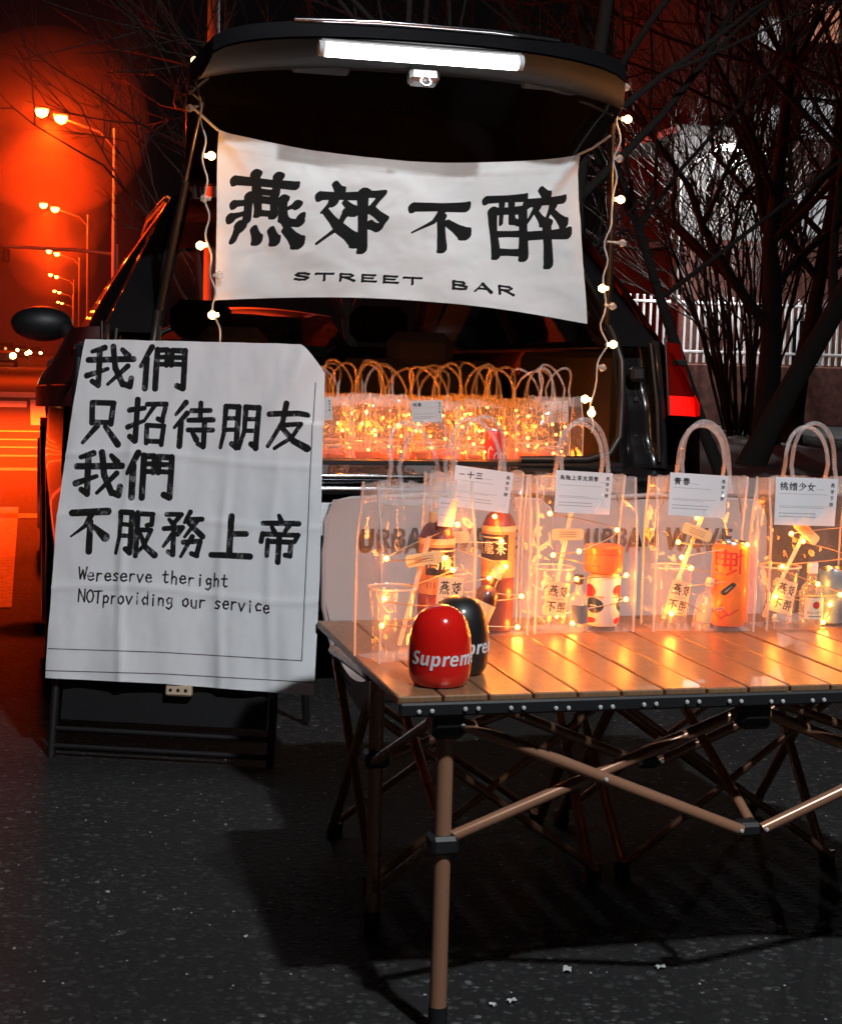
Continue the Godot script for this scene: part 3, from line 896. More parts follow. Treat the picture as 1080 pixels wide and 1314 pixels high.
func wall_with_holes(x0: float, x1: float, y0: float, y1: float, z: float, thick: float, holes: Array) -> ArrayMesh:
	var xs := [x0, x1]
	var ys := [y0, y1]
	for r in holes:
		xs.append_array([r.position.x, r.end.x])
		ys.append_array([r.position.y, r.end.y])
	xs.sort()
	ys.sort()
	var s := st0()
	for i in xs.size() - 1:
		for j in ys.size() - 1:
			if xs[i + 1] - xs[i] < 0.001 or ys[j + 1] - ys[j] < 0.001:
				continue
			var c := Vector2((xs[i] + xs[i + 1]) / 2, (ys[j] + ys[j + 1]) / 2)
			var hole := false
			for r in holes:
				hole = hole or r.has_point(c)
			if hole:
				continue
			s.set_smooth_group(-1)
			quad(s, Vector3(xs[i], ys[j], z), Vector3(xs[i], ys[j + 1], z), Vector3(xs[i + 1], ys[j + 1], z), Vector3(xs[i + 1], ys[j], z))
			quad(s, Vector3(xs[i + 1], ys[j], z - thick), Vector3(xs[i + 1], ys[j + 1], z - thick), Vector3(xs[i], ys[j + 1], z - thick), Vector3(xs[i], ys[j], z - thick))
	for r in holes:
		var p: Vector2 = r.position
		var e: Vector2 = r.end
		var mid := Vector3((p.x + e.x) / 2, (p.y + e.y) / 2, z - thick / 2)
		for k in [[p.x, p.y, p.x, e.y], [e.x, p.y, e.x, e.y], [p.x, p.y, e.x, p.y], [p.x, e.y, e.x, e.y]]:
			var f := [Vector3(k[0], k[1], z), Vector3(k[2], k[3], z), Vector3(k[2], k[3], z - thick), Vector3(k[0], k[1], z - thick)]
			var c: Vector3 = (f[0] + f[2]) / 2.0
			face(s, f, c + (c - mid))
	return done(s)

func window(parent: Node3D, r: Rect2, z: float, m: Material) -> void:
	var c := Vector3(r.position.x + r.size.x / 2, r.position.y + r.size.y / 2, z)
	var s := st0()
	for k in [-1, 1]:
		box(s, c + Vector3(k * (r.size.x / 2 - 0.03), 0, 0), Vector3(0.06, r.size.y, 0.06))
		box(s, c + Vector3(0, k * (r.size.y / 2 - 0.03), 0.002), Vector3(r.size.x - 0.12, 0.06, 0.06))
	box(s, c, Vector3(0.04, r.size.y - 0.12, 0.05))
	var w := wob("window_frame", done(s), M.galv, parent)
	for k in [-1, 1]:
		obj("window_pane", m_box(Vector3(r.size.x / 2 - 0.08, r.size.y - 0.12, 0.01)), m, w, c + Vector3(k * (r.size.x / 4 - 0.01), 0, -0.01))

# ------------------------------------------------------------------ bare trees
func limb(s: SurfaceTool, a: Vector3, dir: Vector3, length: float, r: float, depth: int, sides: int) -> void:
	var pts := [a]
	var rad := [r]
	var d := dir.normalized()
	var n := 4
	for k in n:
		d = (d + Vector3(rng.randf_range(-1, 1), rng.randf_range(-0.5, 0.9), rng.randf_range(-1, 1)) * 0.16).normalized()
		pts.append(pts[k] + d * length / n)
		rad.append(r * (1.0 - 0.45 * (k + 1) / n))
	tube(s, pts, rad, sides, false)
	if depth <= 0:
		return
	var kids := 3 if depth > 1 else 6
	for k in kids:
		var at: Vector3 = pts[rng.randi_range(2, n)] if k > 0 else pts[n]
		var side := d.cross(Vector3(rng.randf_range(-1, 1), rng.randf_range(-1, 1), rng.randf_range(-1, 1))).normalized()
		limb(s, at, d * rng.randf_range(0.6, 1.2) + side * rng.randf_range(0.5, 0.95) + Vector3(0, 0.22, 0), length * rng.randf_range(0.58, 0.8), r * 0.52, depth - 1, maxi(4, sides - 1))

func tree(label: String, at: Vector3, h: float, r: float, lean: Vector3, depth: int, sd: int) -> void:
	rng.seed = sd
	var t := thing("bare_tree", label, "tree", at, 0.0, "leafless trees beside the road")
	var pts := []
	var rad := []
	for k in 7:
		var u := k / 6.0
		pts.append(Vector3(lean.x * u + rng.randf_range(-1, 1) * 0.05 * h * 0.2, h * u - 0.1, lean.z * u + rng.randf_range(-1, 1) * 0.05 * h * 0.2))
		rad.append(r * (1.25 if k == 0 else 1.0 - 0.5 * u))
	obj("trunk", m_tube(pts, rad, 10), M.bark, t)
	var s := st0()
	for k in 7:
		var i := rng.randi_range(3, 6)
		var a := TAU * k / 7.0 + rng.randf() * 0.6
		limb(s, pts[i], Vector3(cos(a), rng.randf_range(0.5, 1.3), sin(a)), h * rng.randf_range(0.5, 0.8), rad[i] * 0.55, depth, 6)
	limb(s, pts[6], Vector3(lean.x * 0.3, 1.5, lean.z * 0.3), h * 0.6, rad[6], depth, 6)
	obj("crown", done(s), M.bark, t)

func shrub(label: String, at: Vector3, h: float, n: int, sd: int) -> void:
	rng.seed = sd
	var t := thing("bare_shrub", label, "shrub", at, 0.0, "leafless shrubs before the railing")
	for k in n:
		var a := TAU * k / n + rng.randf() * 0.4
		var s := st0()
		limb(s, Vector3(cos(a) * 0.25, -0.02, sin(a) * 0.25), Vector3(cos(a) * rng.randf_range(0.05, 0.45), 1.0, sin(a) * 0.3), h * rng.randf_range(0.5, 0.75), 0.03, 2, 5)
		obj("stem", done(s), M.bark, t)

func make_trees() -> void:
	tree("big leafless tree in front of the lamplit pale building", Vector3(9.0, 0, -18), 3.2, 0.17, Vector3(-0.15, 0, 0.2), 4, 3)
	tree("slim leafless tree leaning out before the dark pavement", Vector3(5.7, 0, -12), 3.4, 0.055, Vector3(-1.3, 0, -0.3), 2, 14)
	tree("leafless tree leaning across the white railing", Vector3(6.75, 0, -14), 3.4, 0.13, Vector3(1.75, 0, 0.1), 3, 25)
	tree("leafless tree rising straight behind the raised tailgate", Vector3(3.3, 0, -9.6), 2.6, 0.1, Vector3(0.1, 0, 0.05), 3, 36)
	tree("small leafless tree behind the tailgate beside the orange lit pole", Vector3(3.05, 0, -14.5), 3.0, 0.07, Vector3(-0.3, 0, 0.1), 3, 47)
	tree("leafless tree at the kerb half hidden by the car", Vector3(3.3, 0, -30), 3.4, 0.12, Vector3(-0.3, 0, 0.2), 3, 58)
	shrub("dense leafless shrub of upright stems before the lamplit wall", Vector3(10.9, 0, -22.5), 5.2, 22, 81)
	shrub("loose leafless shrub whose stems spread before the railing lamp", Vector3(11.6, 0, -24.2), 5.4, 18, 92)
	tree("leafless tree towards the brick building", Vector3(10.6, 0, -20.5), 3.6, 0.15, Vector3(0.4, 0, 0.2), 4, 69)
	rng.seed = 7

# ------------------------------------------------------------------ the car
func station(z: float) -> Array:  # [z, half widths and heights from sill to belt]
	var keys := [
		[0.02, [0.86, 0.28, 0.98, 0.42, 1.01, 0.70, 1.0, 0.93, 0.90, 1.09]],
		[-0.25, [0.90, 0.22, 1.03, 0.42, 1.055, 0.72, 1.045, 0.95, 0.93, 1.11]],
		[-1.2, [0.90, 0.20, 1.01, 0.42, 1.025, 0.72, 0.995, 0.97, 0.92, 1.10]],
		[-3.0, [0.90, 0.20, 1.0, 0.42, 1.015, 0.72, 0.985, 0.96, 0.91, 1.08]],
		[-3.6, [0.90, 0.20, 1.0, 0.42, 1.01, 0.72, 0.97, 0.92, 0.88, 1.02]],
		[-4.35, [0.86, 0.22, 0.95, 0.42, 0.96, 0.68, 0.90, 0.84, 0.80, 0.93]],
		[-4.8, [0.55, 0.28, 0.68, 0.40, 0.70, 0.58, 0.64, 0.72, 0.54, 0.79]],
	]
	for k in keys.size() - 1:
		if z <= keys[k][0] and z >= keys[k + 1][0]:
			var t: float = (keys[k][0] - z) / (keys[k][0] - keys[k + 1][0])
			var o := []
			for i in 10:
				o.append(lerpf(keys[k][1][i], keys[k + 1][1][i], t))
			return o
	return keys[0][1]

func make_car() -> void:
	var t := thing("hatchback_car", "black car with its tailgate raised and its boot full of lit bags", "car", Vector3(XC, 0, -4.7))
	# flanks
	var zs := []
	for k in 25:
		zs.append(0.02 - 4.82 * k / 24.0)
	var s := st0()
	for sd in [-1.0, 1.0]:
		s.set_smooth_group(0 if sd < 0 else 1)
		for k in zs.size() - 1:
			var a := station(zs[k])
			var b := station(zs[k + 1])
			for sub in 12:
				var i := sub / 3
				var f0 := (sub % 3) / 3.0
				var f1 := (sub % 3 + 1) / 3.0
				var pt := func(o: Array, z: float, f: float) -> Vector3:
					var x: float = lerpf(o[2 * i], o[2 * i + 2], f)
					var y := lerpf(o[2 * i + 1], o[2 * i + 3], f)
					return Vector3(sd * x, y, z)
				var A: Vector3 = pt.call(a, zs[k], f0)
				var B: Vector3 = pt.call(a, zs[k], f1)
				var C: Vector3 = pt.call(b, zs[k + 1], f1)
				var D: Vector3 = pt.call(b, zs[k + 1], f0)
				if sd < 0:
					quad(s, D, C, B, A)
				else:
					quad(s, A, B, C, D)
	# bonnet and nose
	s.set_smooth_group(2)
	for k in zs.size() - 1:
		if zs[k + 1] > -3.42:
			continue
		var a := station(zs[k])
		var b := station(zs[k + 1])
		for i in 6:
			var f0 := -1.0 + i / 3.0
			var f1 := -1.0 + (i + 1) / 3.0
			var up := func(o: Array, f: float, z: float) -> Vector3: return Vector3(o[8] * f, o[9] + 0.05 * (1.0 - f * f), z)
			quad(s, up.call(a, f0, zs[k]), up.call(b, f0, zs[k + 1]), up.call(b, f1, zs[k + 1]), up.call(a, f1, zs[k]))
	var e := station(-4.8)
	s.set_smooth_group(-1)
	for i in 4:
		quad(s, Vector3(e[2 * i], e[2 * i + 1], -4.8), Vector3(e[2 * i + 2], e[2 * i + 3], -4.8), Vector3(-e[2 * i + 2], e[2 * i + 3], -4.8), Vector3(-e[2 * i], e[2 * i + 1], -4.8))
	obj("body", done(s), M.paint, t)
	# rear bumper with its bright strips
	var sb := st0()
	var prof := [Vector2(0.0, 0.26), Vector2(0.10, 0.34), Vector2(0.12, 0.52), Vector2(0.08, 0.62), Vector2(0.10, 0.70), Vector2(0.02, 0.725)]
	for i in prof.size() - 1:
		sb.set_smooth_group(i)
		for k in 16:
			var f0 := -1.0 + k / 8.0
			var f1 := -1.0 + (k + 1) / 8.0
			var bp := func(p: Vector2, f: float) -> Vector3: return Vector3(f * 0.985, p.y, p.x - 0.14 * absf(f) ** 5 + 0.02)
			quad(sb, bp.call(prof[i], f0), bp.call(prof[i + 1], f0), bp.call(prof[i + 1], f1), bp.call(prof[i], f1))
	var bm := obj("rear_bumper", done(sb), M.paint, t)
	for y in [0.655, 0.695, 0.5]:
		var r := 0.011 if y > 0.66 else 0.015 if y > 0.6 else 0.006
		obj("chrome_strip", m_tube([Vector3(-0.8, y, 0.105), Vector3(0, y, 0.135), Vector3(0.8, y, 0.105)], r, 8), M.chrome, bm)
	var sl := st0()
	box(sl, Vector3(0, 0.722, -0.04), Vector3(1.5, 0.03, 0.14), 0.01)
	obj("sill_guard", done(sl), M.trim, t)
	var uf := st0()
	box(uf, Vector3(0, 0.3, -2.4), Vector3(1.7, 0.12, 4.4), 0.03)
	obj("underbody", done(uf), M.black_plastic, t)
	# boot: floor, side linings, seat backs
	var bt := st0()
	box(bt, Vector3(0, 0.645, -0.62), Vector3(1.5, 0.03, 1.02))
	obj("boot_floor", done(bt), M.carpet, t)
	for sd in [-1, 1]:
		var w := st0()
		box(w, Vector3(sd * 0.79, 0.86, -0.62), Vector3(0.08, 0.46, 1.02), 0.02)
		obj("boot_lining", done(w), M.carpet, t)
		var c := st0()
		c.set_smooth_group(3)
		var qz := func(u: float, v: float) -> Vector3:
			var y := lerpf(0.72, 1.13, v)
			var ch := smoothstep(0.1, 0.28, u) * (1.0 - smoothstep(0.72, 0.94, u))
			var deep := 0.05 + 0.02 * smoothstep(0.5, 0.62, v) - 0.03 * smoothstep(0.2, 0.08, v)
			return Vector3(sd * (lerpf(0.735, 0.9, u) - 0.02 * v * v), y, 0.014 - 0.065 * v - ch * deep + 0.008 * sin(u * PI))
		for i in 14:
			for j in 14:
				face(c, [qz.call(i / 14.0, j / 14.0), qz.call((i + 1) / 14.0, j / 14.0), qz.call((i + 1) / 14.0, (j + 1) / 14.0), qz.call(i / 14.0, (j + 1) / 14.0)], Vector3(sd * 0.8, 0.9, -0.6))
		var q := obj("rear_quarter", done(c), M.paint, t)
		obj("gutter_rib", m_tube([Vector3(sd * 0.872, 0.74, 0.012), Vector3(sd * 0.866, 0.93, -0.015), Vector3(sd * 0.85, 1.12, -0.05)], 0.007, 8), M.rubber, q)
		var inset := st0()
		box(inset, Vector3(sd * 0.81, 1.02, -0.055), Vector3(0.05, 0.05, 0.03), 0.01, Basis(Vector3.RIGHT, -0.14))
		obj("bump_stop", done(inset), M.rubber, q)
		for k in 2:
			obj("screw", m_tube([Vector3(sd * 0.81, 0.82 + 0.12 * k, -0.05 - 0.012 * k), Vector3(sd * 0.81, 0.82 + 0.12 * k, -0.044 - 0.012 * k)], 0.007, 8), M.steel, q)
		# boot seal
		obj("boot_seal", m_tube([Vector3(sd * 0.4, 0.742, 0.015), Vector3(sd * 0.62, 0.745, 0.015), Vector3(sd * 0.70, 0.765, 0.012), Vector3(sd * 0.735, 0.82, 0.005), Vector3(sd * 0.745, 0.95, -0.015), Vector3(sd * 0.745, 1.06, -0.03), Vector3(sd * 0.73, 1.14, -0.07), Vector3(sd * 0.70, 1.3, -0.22), Vector3(sd * 0.64, 1.52, -0.42)], 0.013, 8), M.rubber, t)
		# tail lamp
		var wrap := func(u: float, y0: float, y1: float, v: float) -> Vector3:
			var qq := u if sd > 0 else 1.0 - u
			var ang := qq * PI / 2
			var y := lerpf(y1, y0, v) - 0.02 * qq * (1.0 - v) - 0.018 * qq * v
			var back := 0.06 * (y - 0.88) / 0.25
			return Vector3(sd * (0.893 + 0.185 * sin(ang) ** 0.62 - 0.13 * clampf((y - 0.95) / 0.18, 0, 1) * qq), y, 0.022 - back - 0.36 * (1.0 - cos(ang)) - 0.05 * qq)
		var lamp := obj("tail_lamp", m_grid(14, 6, func(u: float, v: float) -> Vector3: return wrap.call(u, 0.957, 1.125, v)), M.lamp_dim if sd > 0 else M.lamp_dark, t)
		obj("lit_lens" if sd > 0 else "lower_lens", m_grid(14, 4, func(u: float, v: float) -> Vector3: return wrap.call(u, 0.892, 0.955, v) + Vector3(sd * 0.003, 0, 0.004)), M.tail_red if sd > 0 else M.lamp_dark, lamp)
		var rv := st0()
		box(rv, Vector3(sd * 0.945, 1.06, -0.03), Vector3(0.06, 0.02, 0.02), 0.004, Basis(Vector3.UP, sd * 0.38))
		obj("clear_lens", done(rv), M.lamp_clear, lamp)
		var frame := m_tube([Vector3(sd * 0.893, 0.89, 0.022), Vector3(sd * 0.893, 1.0, 0.0), Vector3(sd * 0.893, 1.14, -0.035)], 0.004, 6)
		obj("lamp_trim", frame, M.rubber, lamp)
		# pillars, windows
		var dp := st0()
		hull8(dp, [Vector3(sd * 0.72, 1.11, -0.045), Vector3(sd * 0.89, 1.11, -0.06), Vector3(sd * 0.89, 1.11, -0.3), Vector3(sd * 0.76, 1.11, -0.3), Vector3(sd * 0.59, 1.575, -0.45), Vector3(sd * 0.655, 1.555, -0.47), Vector3(sd * 0.655, 1.55, -0.7), Vector3(sd * 0.6, 1.57, -0.7)])
		obj("rear_pillar", done(dp), M.paint, t)
		obj("cabin_side", cabin_patches(sd, [[-0.035, -3.42, 0.0, 0.075], [-0.035, -3.42, 0.88, 1.0], [-0.035, -0.7, 0.075, 0.88], [-1.62, -1.73, 0.075, 0.88], [-3.12, -3.42, 0.075, 0.88]], 0.0), M.paint, t)
		obj("side_window", cabin_patches(sd, [[-0.7, -1.62, 0.075, 0.88]], 0.004), M.dark_glass, t)
		obj("side_window", cabin_patches(sd, [[-1.73, -3.12, 0.075, 0.88]], 0.004), M.dark_glass, t)
		obj("window_rail", m_tube([Vector3(sd * 0.925, 1.105, -0.3), Vector3(sd * 0.918, 1.10, -1.6), Vector3(sd * 0.91, 1.085, -3.35)], 0.01, 6), M.chrome, t)
		obj("roof_rail", m_tube([Vector3(sd * 0.64, 1.545, -0.6), Vector3(sd * 0.645, 1.572, -0.75), Vector3(sd * 0.645, 1.57, -1.6), Vector3(sd * 0.645, 1.53, -1.85)], 0.014, 8), M.steel, t)
		# gas strut
		var stt := obj("gas_strut", m_tube([Vector3(sd * 0.72, 1.18, -0.1), Vector3(sd * 0.66, 1.55, 0.06)], 0.012, 8), M.black_plastic, t)
		obj("strut_rod", m_tube([Vector3(sd * 0.66, 1.55, 0.06), Vector3(sd * 0.62, 1.78, 0.15)], 0.006, 8), M.steel, stt)
		# mirror
		var mi := st0()
		mi.set_smooth_group(0)
		var shp := SphereMesh.new()
		shp.radius = 0.5
		shp.height = 1.0
		shp.radial_segments = 24
		shp.rings = 12
		var mo := obj("door_mirror", shp, M.black_plastic, t, Vector3(sd * 1.04, 1.18, -3.28), Basis(Vector3(0.30, 0, 0), Vector3(0, 0.175, 0), Vector3(0, 0, 0.13)))
		var arm := m_tube([Vector3(sd * -0.36, -0.1, 0.2), Vector3(sd * -0.52, -0.42, 0.5)], [0.16, 0.14], 8)
		obj("mirror_arm", arm, M.black_plastic, mo)
		# wheels
		for zz in [-0.85, -3.75]:
			var wh := obj("wheel", m_tube([Vector3(-0.11, 0, 0), Vector3(-0.12, 0, 0), Vector3(0.12, 0, 0)], [0.30, 0.35, 0.35], 28), M.rubber, t, Vector3(sd * 0.925, 0.35, zz))
			obj("rim", m_lathe([Vector2(0.0, 0.0), Vector2(0.06, 0.004), Vector2(0.2, 0.0), Vector2(0.235, 0.012), Vector2(0.245, 0.0)], 24), M.steel, wh, Vector3(sd * 0.122, 0, 0), Basis(Vector3.FORWARD, sd * PI / 2))
	# small round wing mirror on the left wing
	var sm := st0()
	lathe(sm, [Vector2(0, -0.045), Vector2(0.03, -0.04), Vector2(0.046, -0.01), Vector2(0.046, 0.02), Vector2(0, 0.035)], 14, Vector3.ZERO, Basis(Vector3.RIGHT, PI / 2))
	tube(sm, [Vector3(0.01, -0.03, 0), Vector3(0.06, -0.06, -0.02)], 0.014, 6)
	obj("wing_mirror", done(sm), M.black_plastic, t, Vector3(-0.96, 0.965, -4.25))
	obj("roof", roof_sheet(-1.92, -0.47, 16), M.paint, t)
	var hd := st0()
	grid(hd, 6, 6, func(u: float, v: float) -> Vector3:
		var x := lerpf(1.0, -1.0, u)
		return Vector3(x * 0.64, 1.475 + 0.03 * (1.0 - x * x), lerpf(-1.9, -0.5, v)))
	obj("headliner", done(hd), M.trim, t)
	obj("windscreen", roof_sheet(-3.42, -1.92, 12), M.clear_glass, t)
	var db := st0()
	box(db, Vector3(0, 1.0, -3.15), Vector3(1.7, 0.12, 0.5), 0.04)
	obj("dashboard", done(db), M.black_plastic, t)
	for x in [-0.36, 0.36]:
		var sb2 := st0()
		box(sb2, Vector3(x, 0.84, -1.17), Vector3(0.66, 0.42, 0.12), 0.05)
		var seat := obj("rear_seat", done(sb2), M.carpet, t)
		var hr := st0()
		box(hr, Vector3(x, 1.085, -1.17), Vector3(0.26, 0.14, 0.09), 0.04)
		obj("headrest", done(hr), M.carpet, seat)
		var fs := st0()
		box(fs, Vector3(x * 1.08, 0.85, -2.05), Vector3(0.5, 0.5, 0.14), 0.06)
		var fseat := obj("front_seat", done(fs), M.carpet, t)
		var fh := st0()
		box(fh, Vector3(x * 1.08, 1.2, -2.05), Vector3(0.26, 0.16, 0.09), 0.04)
		obj("headrest", done(fh), M.carpet, fseat)
	var st2 := obj("steering_wheel", m_tube(ring_pts(0.18, 20), 0.015, 6), M.black_plastic, t, Vector3(-0.38, 1.02, -2.75), Basis(Vector3.RIGHT, 1.1))
	obj("wheel_hub", m_box(Vector3(0.1, 0.04, 0.1), 0.01), M.black_plastic, st2)
	# raised tailgate
	var tg := st0()
	var skin := func(u: float, v: float, lift: float) -> Vector3:
		var x := lerpf(-1.0, 1.0, u)
		var hw := lerpf(0.61, 0.645, v) * (1.0 - 0.10 * maxf(0, v - 0.8) / 0.2 * absf(x) ** 6)
		return Vector3(x * hw - 0.05 * v, lerpf(1.60, 1.905, v) + lift - 0.04 * x * x * x * x * v - 0.018 * x * x, lerpf(-0.5, 0.52, v) - 0.05 * x * x * v)
	grid(tg, 20, 12, func(u: float, v: float) -> Vector3: return skin.call(1.0 - u, v, 0.02 + 0.05 * sin(minf(1.0, v * 1.2) * PI * 0.55) * (1.0 - 0.6 * v)))
	for sd in 2:
		tg.set_smooth_group(5 + sd)
		for k in 12:
			var v0 := k / 12.0
			var v1 := (k + 1) / 12.0
			var lf := func(v: float) -> float: return 0.02 + 0.05 * sin(minf(1.0, v * 1.2) * PI * 0.55) * (1.0 - 0.6 * v)
			face(tg, [skin.call(float(sd), v0, 0.0), skin.call(float(sd), v1, 0.0), skin.call(float(sd), v1, lf.call(v1)), skin.call(float(sd), v0, lf.call(v0))], Vector3(0, 1.75, 0))
	tg.set_smooth_group(9)
	for k in 20:
		var u0 := k / 20.0
		var u1 := (k + 1) / 20.0
		var ed := 0.02 + 0.05 * sin(PI * 0.55) * 0.4
		face(tg, [skin.call(u0, 1.0, 0.0), skin.call(u1, 1.0, 0.0), skin.call(u1, 1.0, ed), skin.call(u0, 1.0, ed)], Vector3(0, 1.8, -0.3))
	var gate := obj("tailgate", done(tg), M.paint, t)
	var tp := st0()
	grid(tp, 20, 6, func(u: float, v: float) -> Vector3: return skin.call(u, lerpf(1.0, 0.83, v), -0.006 - 0.022 * sin(v * PI)))
	obj("inner_trim", done(tp), M.trim, gate)
	var gl := st0()
	grid(gl, 12, 6, func(u: float, v: float) -> Vector3: return skin.call(u, lerpf(0.827, 0.04, v), -0.004))
	obj("rear_window", done(gl), M.dark_glass, gate)
	for k in [[-0.32, 0.0], [0.34, 0.0]]:
		var hp := st0()
		box(hp, Vector3(k[0], 1.842, 0.36), Vector3(0.16, 0.014, 0.05), 0.006, Basis(Vector3.RIGHT, -0.3))
		obj("pull_handle", done(hp), M.black_plastic, gate)
	var la := st0()
	box(la, Vector3(-0.045, 1.826, 0.42), Vector3(0.085, 0.04, 0.05), 0.01, Basis(Vector3.RIGHT, -0.3))
	var latch := obj("latch", done(la), M.steel, gate)
	obj("latch_hook", m_tube(ring_pts(0.014, 12), 0.004, 6), M.chrome, latch, Vector3(-0.045, 1.812, 0.45), Basis(Vector3.RIGHT, 1.2))
	obj("edge_strip", m_tube([Vector3(-0.42, 1.938, 0.505), Vector3(-0.2, 1.944, 0.525), Vector3(0.12, 1.944, 0.525), Vector3(0.32, 1.938, 0.505)], 0.006, 8), M.chrome, gate)

func cab(z: float, t: float) -> Vector3:  # the right flank of the cabin from belt (t 0) to roof edge (t 1)
	var o := station(z)
	var front := clampf((z + 3.42) / 1.5, 0, 1)
	var rear := clampf((-0.03 - z) / 0.45, 0, 1)
	var up := (sin(front * PI / 2) ** 0.9) * (sin(rear * PI / 2) ** 0.9)
	var rise := 0.43 * up
	return Vector3(o[8] - 0.26 * up * t ** 1.2, o[9] + rise * t, z)

func cabin_patches(sd: float, list: Array, sink: float) -> ArrayMesh:
	var s := st0()
	s.set_smooth_group(1)
	var side := Vector3(sd, 1, 1)
	for p in list:
		var nzs := maxi(2, int(absf(p[1] - p[0]) * 14.0))
		var nts := maxi(2, int((p[3] - p[2]) * 12.0))
		for i in nzs:
			for j in nts:
				var z0 := lerpf(p[0], p[1], float(i) / nzs)
				var z1 := lerpf(p[0], p[1], float(i + 1) / nzs)
				var t0 := lerpf(p[2], p[3], float(j) / nts)
				var t1 := lerpf(p[2], p[3], float(j + 1) / nts)
				var off := Vector3(-sink, 0, 0)
				var A := (cab(z0, t0) + off) * side
				var B := (cab(z0, t1) + off) * side
				var C := (cab(z1, t1) + off) * side
				var D := (cab(z1, t0) + off) * side
				if sd < 0:
					quad(s, D, C, B, A)
				else:
					quad(s, A, B, C, D)
	return done(s)

func roof_sheet(z0: float, z1: float, n: int) -> ArrayMesh:
	return m_grid(16, n, func(u: float, v: float) -> Vector3:
		var e := cab(lerpf(z0, z1, v), 1.0)
		var x := lerpf(-1.0, 1.0, u)
		return Vector3(x * e.x, e.y + 0.055 * (1.0 - x * x), e.z))

func ring_pts(r: float, n: int) -> Array:
	var o := []
	for k in n + 1:
		o.append(Vector3(r * cos(TAU * k / n), 0, r * sin(TAU * k / n)))
	return o

func make_light_bar() -> void:
	var t := thing("light_bar", "glowing white tube light fixed along the raised tailgate's edge", "lamp", Vector3(1.03, 1.885, -4.2))
	var s := st0()
	box(s, Vector3(0, 0.0, 0), Vector3(0.56, 0.018, 0.034), 0.004)
	obj("housing", done(s), M.galv, t)
	obj("diffuser", m_tube([Vector3(-0.268, -0.018, 0.008), Vector3(0.268, -0.018, 0.008)], 0.0195, 14), M.led, t)
	for k in [-1, 1]:
		obj("end_cap", m_tube([Vector3(0.268 * k, -0.016, 0.006), Vector3(0.284 * k, -0.016, 0.006)], 0.021, 12), M.white_card, t)
	var l := AreaLight3D.new()
	l.name = "light"
	l.area_size = Vector2(0.53, 0.03)
	l.light_energy = 0.22
	l.shadow_enabled = true
	t.add_child(l)
	l.position = Vector3(0, -0.036, 0.012)
	l.rotation_degrees = Vector3(-80, 0, 0)

# ------------------------------------------------------------------ cloths
func cloth_mat(img: Image) -> StandardMaterial3D:
	var m := printed(img, 0.95)
	m.backlight_enabled = true
	m.backlight = Color(0.25, 0.25, 0.25)
	return m

func make_banner() -> void:
	var im := page(1400, 640, Color(0.86, 0.86, 0.856))
	var black := Color(0.03, 0.03, 0.03)
	var W := 1.10
	var sx := 1400.0 / W
	# x metres from the hem at the left, y metres down from the top
	write(im, "燕", 0.028 * sx, 0.105 * sx, 0.225 * sx, 0.225 * sx, 0, black, 1.35, 0.0, 0.0, true)
	write(im, "郊", 0.285 * sx, 0.095 * sx, 0.225 * sx, 0.235 * sx, 0, black, 1.45, 0.0, 0.0, true)
	write(im, "不", 0.572 * sx, 0.135 * sx, 0.190 * sx, 0.175 * sx, 0, black, 1.6, 0.0, 0.0, true)
	write(im, "醉", 0.806 * sx, 0.095 * sx, 0.250 * sx, 0.238 * sx, 0, black, 1.3, 0.0, 0.0, true)
	write(im, "STREET", 0.225 * sx, 0.418 * sx, 0.056 * sx, 0.026 * sx, 0.066 * sx, black, 3.6, 0.0, 0.0, true)
	write(im, "BAR", 0.690 * sx, 0.420 * sx, 0.056 * sx, 0.030 * sx, 0.068 * sx, black, 3.3, 0.0, 0.0, true)
	var m := cloth_mat(im)
	var t := thing("cloth_banner", "white cloth banner with large black brush characters hung across the boot", "banner", Vector3(1.08, 1.68, -4.55))
	var mesh := m_grid(110, 56, func(u: float, v: float) -> Vector3:
		var top := 1.688 - 0.010 * u - 0.05 * sin(u * PI) ** 0.8
		var bot := 1.205 - 0.035 * u * u + 0.03 * sin(u * PI)
		var x := lerpf(0.523, 1.607, u) + v * lerpf(-0.006, 0.026, u)
		var y := lerpf(top, bot, v)
		var z := 0.022 * sin(u * 7.0 + v * 2.0) * (0.3 + 0.7 * v) + 0.006 * sin(u * 19.0 - v * 6.0)
		var c1 := exp(-((u * 1.0 - v * 0.42) / 0.02) ** 2) * maxf(0, 0.3 - v)
		var c2 := exp(-(((1.0 - u) * 1.0 - v * 0.42) / 0.025) ** 2) * maxf(0, 0.45 - v)
		z += 0.05 * (c1 + c2) + 0.010 * nz.get_noise_2d(u * 70.0, v * 45.0) + 0.004 * nz.get_noise_2d(u * 260.0, v * 60.0 + 40.0) * (1.0 - 0.5 * v)
		z += 0.003 * exp(-((v - 0.07) / 0.008) ** 2)
		z += 0.06 * u * u * v * v
		return Vector3(x, y, -4.55 + z))
	wob("cloth", mesh, m, t)
	for k in [[Vector3(0.523, 1.688, -4.55), Vector3(0.438, 1.75, -4.52)], [Vector3(1.607, 1.678, -4.55), Vector3(1.65, 1.7, -4.53), Vector3(1.693, 1.735, -4.5)]]:
		wob("tie", m_tube(k, 0.004, 6), M.cord, t)

